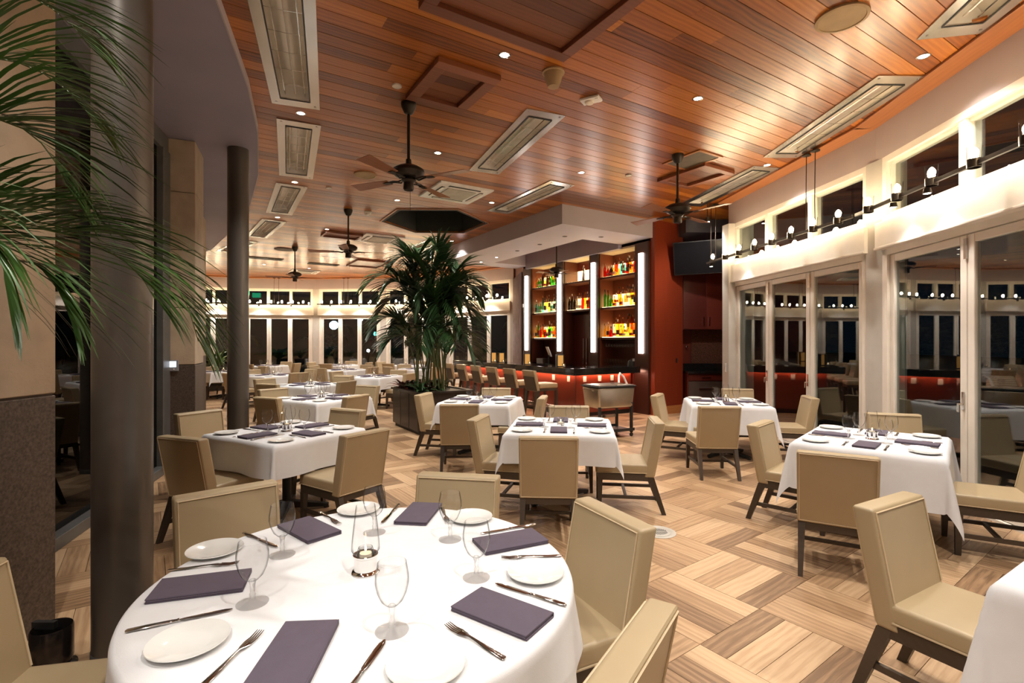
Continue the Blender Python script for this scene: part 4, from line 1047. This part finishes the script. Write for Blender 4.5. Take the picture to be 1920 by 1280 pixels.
# ---------------------------------------------------------------- bar stools
def make_stool():
    t = thing('bar_stool', None, None); t['category'] = 'bar stool'
    hw = .22
    MB().box(-hw, hw, -.20, .26, .66, .76).build('seat', M['leather'], t, bevel=.03, bseg=3, smooth=True)
    MB().hexa([(-hw, -.25, .60), (hw, -.25, .60), (hw, -.19, .60), (-hw, -.19, .60)], [(-hw, -.36, 1.03), (hw, -.36, 1.03), (hw, -.28, 1.03), (-hw, -.28, 1.03)]).build('backrest', M['leather'], t, bevel=.018, bseg=3, smooth=True)
    MB().hexa([(-hw + .03, -.262, .61), (hw - .03, -.262, .61), (hw - .03, -.245, .61), (-hw + .03, -.245, .61)], [(-hw + .03, -.342, .90), (hw - .03, -.342, .90), (hw - .03, -.322, .90), (-hw + .03, -.322, .90)]).build('back_panel', M['leg'], t)
    MB().box(-hw + .01, hw - .01, -.20, .25, .61, .66).build('seat_rail', M['leg'], t)
    for s in (-1, 1):
        xa, xb = sorted((s*hw, s*(hw - .045)))
        MB().box(xa, xb, .20, .245, 0, .62).build('leg', M['leg'], t)
        MB().hexa([(xa, -.34, 0), (xb, -.34, 0), (xb, -.295, 0), (xa, -.295, 0)], [(xa, -.25, .62), (xb, -.25, .62), (xb, -.19, .62), (xa, -.19, .62)]).build('leg', M['leg'], t)
        MB().box(s*(hw - .022) - .012, s*(hw - .022) + .012, -.27, .21, .26, .29).build('stretcher', M['leg'], t)
    MB().box(-hw + .03, hw - .03, .205, .235, .22, .26).build('foot_rest', M['steel'], t)
    return t
SP = Proto(make_stool()); ORD = ['at the bar corner', 'second from the bar corner', 'third from the bar corner', 'fourth from the bar corner', 'fifth from the bar corner', 'beside the palm planter foliage']
for k in range(6):
    x, y = B(.08, .80 + .79*k); SP.place((x, y, 0), BA - PI/2, f'tan leather bar stool with dark wooden back panel, {ORD[k]}', 'bar stools')
# ---------------------------------------------------------------- palms
def bez(P, t):
    P = [Vector(p) for p in P]
    while len(P) > 1: P = [a.lerp(b, t) for a, b in zip(P[:-1], P[1:])]
    return P[0]
def frond(mb_leaf, mb_stem, P, n, ln, start=.25, width=.022, droop=.55, rad=.008, rnd=random, spread=1.0):
    """arching midrib P (bezier points) with paired strap leaflets that hang from it"""
    pts = [bez(P, k/14) for k in range(15)]
    mb_stem.tube(pts, [rad*(1 - .75*k/14) for k in range(15)], 5)
    for k in range(n):
        t = start + (1 - start) * (k + .5) / n
        p = bez(P, t); tg = (bez(P, min(1, t + .02)) - bez(P, max(0, t - .02))).normalized()
        side = tg.cross(Vector((0, 0, 1)))
        side = side.normalized() if side.length > .05 else Vector((1, 0, 0))
        up = side.cross(tg).normalized()
        l0 = ln * (.55 + .9*math.sin(PI * min(1, (t - start)/(1 - start)*.85 + .12))) * rnd.uniform(.85, 1.1) * .75
        for s in (-1, 1):
            d = (side*s*spread*rnd.uniform(.85, 1.1) + tg*rnd.uniform(.65, .95) + up*.25).normalized()
            q = [p]; dd = d.copy(); m = 4
            for j in range(m):
                dd = (dd + Vector((0, 0, -droop*rnd.uniform(.45, .75)*(j + 1)*.42))).normalized(); q.append(q[-1] + dd * (l0/m))
            w = width * rnd.uniform(.8, 1.15); vs = []
            wd = dd.cross(Vector((0, 0, 1))); wd = (up.cross(d)).normalized() if wd.length < .05 else wd.normalized()
            wd = (wd + up*rnd.uniform(-.3, .5)).normalized()
            for j, (pt, ww) in enumerate(zip(q, (.45, 1, .9, .6, .04))):
                vs += [tuple(pt - wd*w*.5*ww), tuple(pt + wd*w*.5*ww)]
            mb_leaf.add(vs, [(2*j, 2*j+1, 2*j+3, 2*j+2) for j in range(m)])
def palm(name, label, root, fronds, n, ln, mleaf, width=.022, droop=.55, group=None, rad=.009, spread=1.0):
    t = thing(name, label, 'palm', root, 0, group); rnd = random.Random(11)
    for P in fronds:
        lf, st = MB(), MB(); frond(lf, st, P, n, ln, width=width, droop=droop, rnd=rnd, rad=rad, spread=spread)
        f = lf.build('frond', mleaf, t, smooth=True); st.build('midrib', M['stem'], f, smooth=True)
    return t
# big planter in the middle of the room
PC = (-1.53, 9.53)
t = thing('planter_box', 'large dark bronze planter box holding palms and red bromeliads', 'planter', (*PC, 0), BA)
MB().box(-.52, .52, -.66, .66, .06, .72).build('body', M['planter'], t, bevel=.008)
mb = MB(); mb.box(-.55, .55, -.69, -.60, .70, .74); mb.box(-.55, .55, .60, .69, .70, .74); mb.box(-.55, -.46, -.60, .60, .70, .74); mb.box(.46, .55, -.60, .60, .70, .74); mb.build('rim', M['planter'], t, bevel=.004, bseg=1)
MB().box(-.47, .47, -.61, .61, .66, .705).build('soil', M['soil'], t)
MB().box(-.48, .48, -.62, .62, 0, .06).build('plinth', M['blackmat'], t)
for k in range(3): MB().box(-.524, -.52, -.66 + .44*k - .003 + .44, -.66 + .44*k + .003 + .44, .06, .70).build('panel_seam', M['blackmat'], t) if k < 2 else None
rp = random.Random(5); FR = []
TIPS = [(-2.75, 9.4, 2.62, 3.25), (-2.6, 9.6, 2.05, 2.95), (-2.55, 9.9, 1.55, 2.2), (-1.95, 9.6, 3.15, 3.5), (-1.5, 9.5, 3.20, 3.75), (-2.2, 9.2, 3.0, 3.5),
        (-.75, 9.7, 2.0, 3.15), (-.62, 9.5, 2.35, 3.1), (-.50, 9.6, 2.65, 3.1), (-.9, 9.2, 1.75, 2.85), (-1.1, 10.1, 2.3, 3.2), (-1.75, 9.0, 2.1, 2.9), (-1.3, 9.1, 1.9, 2.75), (-2.0, 10.1, 2.3, 3.3),
        (-.6, 9.9, 1.5, 2.3), (-2.2, 10.3, 1.6, 2.3), (-1.0, 8.95, 1.5, 2.2), (-1.45, 9.25, 2.75, 3.3), (-2.45, 9.3, 2.45, 3.1), (-2.3, 9.75, 1.8, 2.6), (-.85, 9.75, 2.85, 3.35), (-1.0, 9.4, 2.2, 3.05), (-1.7, 9.3, 3.05, 3.55), (-1.2, 9.7, 3.0, 3.45), (-2.62, 9.35, 1.75, 2.4), (-2.35, 9.15, 1.45, 2.0), (-.7, 9.3, 1.35, 2.0), (-.55, 9.75, 1.9, 2.7), (-1.6, 8.9, 1.5, 2.2), (-2.0, 9.9, 2.8, 3.3)]
for x, y, zt, zm in TIPS:
    b = Vector((rp.uniform(-.28, .30), rp.uniform(-.30, .30), .70)); tip = Vector((x - PC[0], y - PC[1], zt))
    m1 = b.lerp(tip, .12) + Vector((0, 0, (zm - .7)*.75)); m2 = b.lerp(tip, .62); m2.z = zm + .02
    FR.append([b, m1, m2, tip])
palm('kentia_palm', 'tall dark green palm clump growing from the big planter', (*PC, 0), FR, 40, .62, M['palm'], .040, .22, rad=.014)
# red bromeliads around its foot
def rosette(x, y, z, n, ln, m, label, name='bromeliad', group=None, wid=.05, cat='plant'):
    t = thing(name, label, cat, (x, y, z), 0, group); r = random.Random(int(abs(x*1000)))
    for k in range(n):
        a = 2*PI*k/n + r.uniform(-.3, .3); l = ln*r.uniform(.7, 1.15); el = r.uniform(.5, 1.2)
        d = Vector((math.cos(a), math.sin(a), 0)); q = [Vector((0, 0, 0))]
        for j in range(4):
            e = el - j*.35; q.append(q[-1] + (d*math.cos(e) + Vector((0, 0, math.sin(e))))*l/4)
        sd = Vector((-d.y, d.x, 0)); vs = []
        for pt, ww in zip(q, (.5, 1, 1, .8, .05)): vs += [tuple(pt - sd*wid*.5*ww), tuple(pt - Vector((0, 0, wid*.15*ww))), tuple(pt + sd*wid*.5*ww)]
        fs = []
        for j in range(4): fs += [(3*j, 3*j+1, 3*j+4, 3*j+3), (3*j+1, 3*j+2, 3*j+5, 3*j+4)]
        MB().add(vs, fs).build('leaf', m, t, smooth=True)
for k in range(16):
    lx, ly = rp.uniform(-.42, .42), rp.uniform(-.56, .56); x, y = rot2(lx, ly, BA); rd = k % 3 != 0
    rosette(PC[0] + x, PC[1] + y, .70, 11, .34 if rd else .40, M['redleaf'] if rd else M['palm'], 'dark red bromeliad rosette in the big planter' if rd else 'broad green leafy rosette in the big planter',
            'bromeliad' if rd else 'leafy_plant', 'red bromeliads in the planter' if rd else 'green plants in the planter', .055 if rd else .06)
# palm beside the stone pier; its pot stands out of frame
FB = Vector((-2.25, 1.30, 0))
t = thing('plant_pot', 'round dark pot against the stone pier holding a palm', 'pot', tuple(FB))
MB().lathe([(0, 0), (.20, 0), (.26, .42), (.28, .45), (.25, .45), (.23, .40), (0, .40)], 28).build('pot', M['planter'], t, smooth=True)
def AF(u, v, d): return ((u - 960)*d/946 - FB.x, d - FB.y, 1.62 - (v - 640)*d/946)
FF = [[(0, 0, .4), (.0, .1, 2.4), AF(60, 330, 1.75), AF(330, 400, 1.8), AF(372, 640, 1.85)],
      [(0, 0, .4), (.0, .1, 2.2), AF(20, 380, 1.65), AF(230, 420, 1.65), AF(290, 560, 1.70)],
      [(0, 0, .4), (0, .15, 2.6), AF(-100, 60, 1.9), AF(90, 60, 1.9), AF(195, 260, 1.95)],
      [(0, 0, .4), (0, .1, 2.7), AF(-160, -120, 1.7), AF(70, -60, 1.7), AF(170, 90, 1.75)],
      [(0, 0, .4), (0, .1, 2.2), AF(-80, 150, 1.6), AF(60, 170, 1.6), AF(125, 350, 1.65)],
      [(0, 0, .4), (0, .0, 2.0), AF(-120, 380, 1.5), AF(60, 400, 1.5), AF(140, 600, 1.5)],
      [(0, 0, .4), (0, .0, 2.0), AF(-140, 300, 1.4), AF(-20, 350, 1.4), AF(30, 560, 1.4)]]
palm('kentia_palm', 'fresh green palm with drooping fronds beside the stone pier', tuple(FB), FF, 46, .44, M['palm2'], .012, .24, rad=.006, spread=.40)
# corner plants by the third column
for x, y, n, ln, wd, m, lb in [(-10.5, 17.4, 12, 1.35, .30, 'palm2', 'broad-leaved green corner plant beyond the stone piers'), (-9.62, 16.55, 18, 1.0, .07, 'palm2', 'spiky green corner plant in front of the broad-leaved one')]:
    rosette(x, y, .75, n, ln, M[m], lb, 'corner_plant', None, wd)
t = thing('planter_box', 'dark low planter box for the green corner plants', 'planter', (-10.05, 17.0, 0), R(42))
MB().box(-.75, .75, -.22, .22, 0, .74).build('body', M['planter'], t, bevel=.01); MB().box(-.72, .72, -.19, .19, .74, .75).build('soil', M['soil'], t)

# ---------------------------------------------------------------- bottles and glasses of the back bar
def bmat(name, c): return glass('bottle_' + name, c, tuple(x*.5 for x in c), 1.5, .05, 1.6)
BC = {'amber': bmat('amber', (.95, .52, .10)), 'clear': bmat('clear', (.92, .93, .88)), 'green': bmat('green', (.25, .70, .18)), 'red': bmat('red', (.85, .10, .04)), 'golden': bmat('golden', (.98, .78, .30)), 'dark': bmat('dark', (.16, .09, .05)), 'blue': bmat('blue', (.35, .75, .85))}
PROF = [[(0, 0), (.036, 0), (.038, .004), (.038, .17), (.030, .20), (.013, .23), (.012, .285)], [(0, 0), (.042, 0), (.044, .006), (.042, .12), (.034, .15), (.014, .175), (.013, .24)],
        [(0, 0), (.030, 0), (.032, .004), (.034, .22), (.024, .25), (.012, .27), (.011, .33)], [(0, 0), (.046, 0), (.048, .01), (.047, .10), (.030, .14), (.013, .16), (.013, .20)]]
CAPM = [M['blackmat'], M['whitep'], M['trimwood'], M['steel']]; BM = {}
LBM = [mat('bottle_label_cream', (.75, .68, .5), .7), mat('bottle_label_dark', (.08, .05, .04), .7), mat('bottle_label_red', (.5, .06, .04), .7)]
def bottle_mesh(c, p, lab):
    if (c, p, lab) not in BM:
        mb = MB(); pr = PROF[p]; mb.lathe(pr, 12, cap=False); mb.cur = 1; z = pr[-1][1]
        mb.lathe([(.014, z - .02), (.014, z + .022), (0, z + .022)], 10, cap=False); mb.cur = 2
        r = pr[2][0] + .0008; h = pr[3][1]
        if (p + lab) % 2: mb.lathe([(r, h*.25), (pr[3][0] + .0008 if p != 3 else .0488, h*.72)], 12, cap=False)
        BM[(c, p, lab)] = mb.mesh('bottle', [BC[c], CAPM[(p + lab) % 4], LBM[lab]], smooth=True)
    return BM[(c, p, lab)]
BN = ['beside the red panel', 'of the middle bay', 'beside the curtain']; SN = ['lowest', 'middle', 'top']
PAL = {(0, 0): ['amber', 'golden', 'amber', 'red', 'golden', 'golden', 'clear'], (0, 1): ['golden', 'clear', 'clear', 'golden', 'clear', 'amber'], (0, 2): ['amber', 'clear', 'dark', 'amber', 'blue', 'clear', 'red'],
       (1, 1): ['red', 'amber', 'clear', 'golden', 'clear', 'dark'], (2, 0): ['amber', 'golden', 'green', 'red', 'clear', 'amber'], (2, 1): ['blue', 'green', 'clear', 'clear', 'golden'], (2, 2): ['dark', 'clear', 'golden', 'green', 'amber']}
rb = random.Random(3)
for (b, s), pal in PAL.items():
    v0, v1 = BAYS[b]; z = SHELF[s] + .0085
    for row in range(3):
        n = int((v1 - v0 - .12) / .112)
        for k in range(n):
            v = v1 - .10 - k * .112 + rb.uniform(-.003, .003) - (row % 2)*.05
            if v < v0 + .07 or v > v0 + (v1 - v0) * (1, .74, .48)[row]: continue
            c = rb.choice(pal); p = rb.randrange(4); lab = rb.randrange(3)
            if b == 0 and s == 1 and k < n*.28 and rb.random() < .75: c = 'green'
            u = (2.59, 2.707, 2.832)[row]
            o = link('bottle', bottle_mesh(c, p, lab), None, Bz(u, v, z + .0905*row), rb.uniform(0, 6)); q = rb.uniform(1.15, 1.45)*(1, .92, .78)[row]*(.86 if s == 2 else 1); o.scale = (1.06, 1.06, q)
            tag(o, f'{c} glass spirit bottle on the {SN[s]} back-bar shelf {BN[b]}', 'bottle', f'{c} bottles, {SN[s]} shelf {BN[b]}')
for k in range(2):
    o = thing('chrome_decanter', 'tall chrome decanter on the top shelf of the middle bay', 'decanter', Bz(2.7, BAYS[1][0] + .22 + .30*k, SHELF[2] + .0085), 0, 'chrome decanters')
    MB().lathe([(0, 0), (.05, 0), (.052, .01), (.035, .18), (.022, .26), (.03, .30), (.032, .34), (0, .35)], 20).build('body', M['chrome'], o, smooth=True)
    MB().lathe([(.026, .345), (.03, .38), (.012, .42), (0, .42)], 16).build('stopper', M['chrome'], o, smooth=True)
# stemware below the lowest shelf beside the red panel: hanging rows and standing rows
wg = MB().lathe([(0, 0), (.030, 0), (.030, .002), (.005, .008), (.004, .075), (.02, .085), (.034, .115), (.034, .14), (.028, .18)], 14, cap=False).mesh('wine_glass', M['glassfoot'], smooth=True)
for r in range(2):
    for k in range(12):
        v = BAYS[0][0] + .06 + k*.096
        o = link('wine_glass', wg, None, Bz(2.60 + .16*r, v, SHELF[0] - .06)); o.rotation_euler = (PI, 0, 0); tag(o, 'wine glass hanging upside down under the lowest back-bar shelf', 'glass', 'hanging wine glasses')
        if k < 4: continue
        o = link('wine_glass', wg, None, Bz(2.56 + .16*r, v, .972)); o.scale = (1.1, 1.1, 1.25); tag(o, 'wine glass standing on the back counter beside the red panel', 'glass', 'wine glasses on the back counter')
rk = thing('glass_rack', 'dark slotted rack under the lowest back-bar shelf', 'rack', (BO.x, BO.y, 0), BA)
for k in range(13): bb(2.53, 2.90, BAYS[0][0] + .008 + k*.096, BAYS[0][0] + .016 + k*.096, SHELF[0] - .072, SHELF[0] - .051, 'runner', M['blackmat'], rk)
# till screen, printer, dark bin on the counters
t = thing('till_screen', 'tilted grey touch screen of the bar till', 'till', Bz(2.52, BAYS[2][0] + .42, .97), BA + PI/2 - R(25)); 
MB().box(-.10, .10, -.06, .10, 0, .02).build('base', M['blackmat'], t, bevel=.004); MB().box(-.02, .02, .0, .03, .02, .26).build('stand', M['blackmat'], t)
o = MB().hexa([(-.17, -.05, .22), (.17, -.05, .22), (.17, -.02, .22), (-.17, -.02, .22)], [(-.17, .05, .50), (.17, .05, .50), (.17, .08, .50), (-.17, .08, .50)]).build('casing', M['plastic'], t, bevel=.006)
MB().hexa([(-.145, -.0475, .245), (.145, -.0475, .245), (.145, -.044, .245), (-.145, -.044, .245)], [(-.145, .0375, .475), (.145, .0375, .475), (.145, .042, .475), (-.145, .042, .475)]).build('display', M['lcd'], o)
t = thing('receipt_printer', 'grey box printer on the counter below the till screen', 'printer', Bz(2.6, BAYS[2][0] + .82, .97), BA + PI/2)
MB().box(-.16, .16, -.14, .14, 0, .16).build('body', M['steelgrey'], t, bevel=.015); MB().box(-.12, .12, -.143, -.13, .05, .12).build('paper_slot', M['blackmat'], t)
t = thing('serving_bin', 'black rounded bin on the back counter beside the pilaster', 'bin', Bz(2.58, BAYS[0][0] + .17, .97))
MB().lathe([(0, 0), (.13, 0), (.15, .12), (.13, .20), (.05, .25), (0, .25)], 24).build('body', M['blackmat'], t, smooth=True); MB().box(-.06, .06, -.15, -.13, .20, .26).build('tag', M['whitep'], t)
# menu holders and candles on the bar
for k, (v, lb, gd) in enumerate([(1.02, 'amber menu panel with grey side on the bar near its corner', True), (2.33, 'amber menu panel on the bar behind the third stool', False), (3.55, 'amber menu panel on the bar beside the fifth stool', False), (3.97, 'amber menu panel standing farthest along the bar', False)]):
    t = thing('menu_holder', lb, 'menu holder', Bz(.74, v, 1.07), R(-8 + 9*k), 'menu holders on the bar')
    mb = MB(); mb.box(-.075, -.06, -.04, .04, 0, .26); mb.box(.06, .075, -.04, .04, 0, .26); mb.box(-.06, .06, -.04, .04, 0, .012); mb.box(-.06, .06, -.04, .04, .248, .26); mb.build('frame', M['blackmat'], t)
    MB().box(-.058, .058, -.015, .015, .014, .246).build('panel', M['amberpanel'], t)
    if gd: MB().box(-.11, -.08, -.05, .05, 0, .26).build('side_panel', M['steelgrey'], t)
    VT.place(Bz(.66, v - .22, 1.071), 0, f'glass votive candle on the bar next to the {lb.split(" on the bar")[0] if k == 0 else ["", "second", "third", "last"][k] + " amber menu panel"}', 'votive candles on the bar')
# ---------------------------------------------------------------- ice cart, floor bits, wall bits
t = thing('ice_cart', 'brushed steel drinks cart on black legs in front of the bar', 'cart', (1.66, 8.68, 0), R(26))
o = MB().hexa([(-.35, -.22, .50), (.35, -.22, .50), (.35, .22, .50), (-.35, .22, .50)], [(-.38, -.245, .85), (.38, -.245, .85), (.38, .245, .85), (-.38, .245, .85)]).build('tub', M['brushed'], t, bevel=.035, bseg=3, smooth=True)
MB().box(-.395, .395, -.26, .26, .85, .875).build('lid_rim', M['blackmat'], t, bevel=.01)
for k in (-1, 1): MB().box(-.36 if k < 0 else .01, -.01 if k < 0 else .36, -.23, .23, .875, .888).build('lid', M['brushed'], t, bevel=.005)
MB().tube([(.30, -.246, .58), (.30, -.275, .58), (.30, -.275, .55)], .012, 8).build('drain_tap', M['blackmat'], o)
MB().tube([(-.385, -.12, .80), (-.43, -.12, .81), (-.43, .12, .81), (-.385, .12, .80)], .009, 8).build('handle', M['steel'], t)
for sx in (-1, 1):
    for sy in (-1, 1):
        lg = MB().box(sx*.33 - .02, sx*.33 + .02, sy*.20 - .02, sy*.20 + .02, .07, .53).build('leg', M['blackmat'], t)
        cs = MB(); cs.lathe([(.0, -.011), (.032, -.011), (.034, -.006), (.034, .006), (.032, .011), (0, .011)], 14)
        c = cs.build('caster', M['blackmat'], lg, smooth=True); c.rotation_euler = (R(90), 0, 0); c.location = (sx*.33, sy*.20, .034)
sh = MB(); sh.box(-.37, .37, -.24, .24, .10, .115); sh.box(-.37, .37, -.24, -.23, .115, .15); sh.box(-.37, .37, .23, .24, .115, .15); sh.build('lower_shelf', M['blackmat'], t)
MB().box(-.30, .30, .19, .21, .28, .33).build('rear_bar', M['steel'], t)
hz = MB(); hz.tube([(.22, .0, .90), (.26, .05, 1.02), (.32, .10, 1.06), (.40, .10, 1.0), (.45, .06, .86), (.44, .0, .72), (.40, -.02, .66)], .018, 8)
o = hz.build('towel', M['whitep'], smooth=True, loc=(1.66, 8.68, 0), rz=R(26)); tag(o, 'twisted white towel hanging over the end of the drinks cart', 'towel')
o = thing('plastic_cup', 'clear plastic cup standing on the lid of the drinks cart', 'cup', (1.66 + rot2(.12, .05, R(26))[0], 8.68 + rot2(.12, .05, R(26))[1], .889))
MB().lathe([(0, 0), (.03, 0), (.042, .13), (.04, .13)], 18, cap=False).build('cup', M['glassfoot'], o, smooth=True)
# floor drain
DULL = mat('dull_steel', (.55, .52, .46), .5, metal=.3)
t = thing('floor_drain', 'round steel floor drain cover set in the wood-look tiles', 'drain', (1.245, 4.29, .0005))
MB().lathe([(.145, 0), (.145, .003), (.11, .004), (.105, .001), (0, .001)], 40).build('ring', DULL, t, smooth=True)
mb = MB(); mb.lathe([(.10, .0015), (.10, .004), (0, .004)], 36); mb.build('cover', DULL, t)
for k in range(-5, 6):
    w = math.sqrt(max(0, .075**2 - (k*.013)**2))
    for s in (-1, 1): MB().box(k*.013 - .0035, k*.013 + .0035, s*w*.5 - w*.42, s*w*.5 + w*.42, .0035, .0046).build('slot', M['blackmat'], t)
# floor uplight behind the left chair
t = thing('floor_uplight', 'small dark cylindrical floor lamp beside the stone pier', 'floor lamp', (-2.28, 2.50, 0))
MB().lathe([(0, 0), (.10, 0), (.10, .01), (.075, .02), (.085, .05), (.085, .20), (.08, .21), (.075, .20), (.07, .12), (0, .11)], 28).build('can', mat('dark_glossy_metal', (.06, .05, .045), .2, metal=.8), t, smooth=True)
MB().box(-.09, .02, -.012, .012, .20, .235).build('bracket', M['blackmat'], t)
# thermostat and switch
d = Vector((.34, .14)).normalized()
t = thing('thermostat', 'grey thermostat with lit display on the stone pier', 'thermostat', (-4.335, 6.388, 1.31), math.atan2(d.y, d.x))
MB().box(-.10, .10, -.022, -.001, -.065, .075).build('casing', mat('grey_plastic', (.30, .30, .32), .4), t, bevel=.006); MB().box(-.075, .075, -.0235, -.022, -.015, .06).build('display', emit('pale_display', (.85, .9, 1), 1.3), t)
for k in (-1, 1): MB().lathe([(.009, 0), (.009, .004)], 10).build('button', M['whitep'], t, loc=(k*.05, -.022, -.04)).rotation_euler = (R(90), 0, 0)
t = thing('wall_switch', 'white switch plate on the jamb beside the mahogany alcove', 'switch', (4.075, 9.62, 1.12), R(80))
MB().box(-.04, .04, -.001, .012, -.08, .08).build('plate', M['whitep'], t, bevel=.004); MB().box(-.012, .012, .012, .018, -.03, .03).build('rocker', M['plastic'], t)
t = thing('exit_lamp', 'small green exit lamp at the far window corner', 'lamp', (-10.9, 20.6, 3.62))
MB().box(-.16, .16, -.05, .05, -.10, .10).build('casing', M['exitgreen'], t, bevel=.01); MB().tube([(0, 0, .1), (0, 0, ZC - 3.62 - .004)], .01, 6).build('rod', M['bronze'], t)
# night outside the far windows
for x, y, z, r, m, lb in [(-11.3, 32, 2.65, .27, 'signblue', 'glowing blue-white street lamp outside the far windows'), (-11.4, 40, .9, .12, 'lampwhite', 'small white garden lamp outside the far windows'), (-13.5, 45, 3.6, .18, 'lampwhite', 'tiny white lamp high up in the street outside'),
                       (-10.3, 38, 2.2, .14, 'tealrefl', 'teal glowing globe outside, added in place of a reflection in the glass')]:  # the teal globe is added and imitates a reflection in the panes
    t = thing('street_lamp', lb, 'street lamp', (x, y, -.32))
    MB().lathe([(.10, 0), (.06, .3), (.04, z + .32 - r)], 12).build('post', M['blackmat'], t, smooth=True)
    MB().lathe([(0, z + .32 - r)] + [(r*math.sin(PI*k/10), z + .32 - r*math.cos(PI*k/10)) for k in range(1, 10)] + [(0, z + .32 + r)], 16, cap=False).build('globe', M[m], t, smooth=True)
for k, (x, y) in enumerate([(-14.5, 26), (-10.2, 27.5), (-6.2, 25.2), (-2.4, 24.6), (1.0, 23.6), (3.6, 21.6)]):
    FRX = []; rr = random.Random(k)
    for j in range(12):
        a = 2*PI*j/12 + rr.uniform(-.2, .2); l = rr.uniform(.8, 1.6); h = rr.uniform(1.6, 3.4)
        FRX.append([(0, 0, 0), (math.cos(a)*l*.2, math.sin(a)*l*.2, h), (math.cos(a)*l*.8, math.sin(a)*l*.8, h + .3), (math.cos(a)*l, math.sin(a)*l, h - .6)])
    palm('garden_palm', 'dark garden palm standing outside the far windows', (x, y, -.32), FRX, 12, .6, M['palm'], .05, .5, 'garden palms outside the far windows')
# two labels may only be shared inside one group
for lb, gs_ in LABELS.items():
    if len(gs_) > 1 and (len(set(gs_)) > 1 or gs_[0] is None): print('SHARED LABEL', lb, len(gs_), set(gs_))
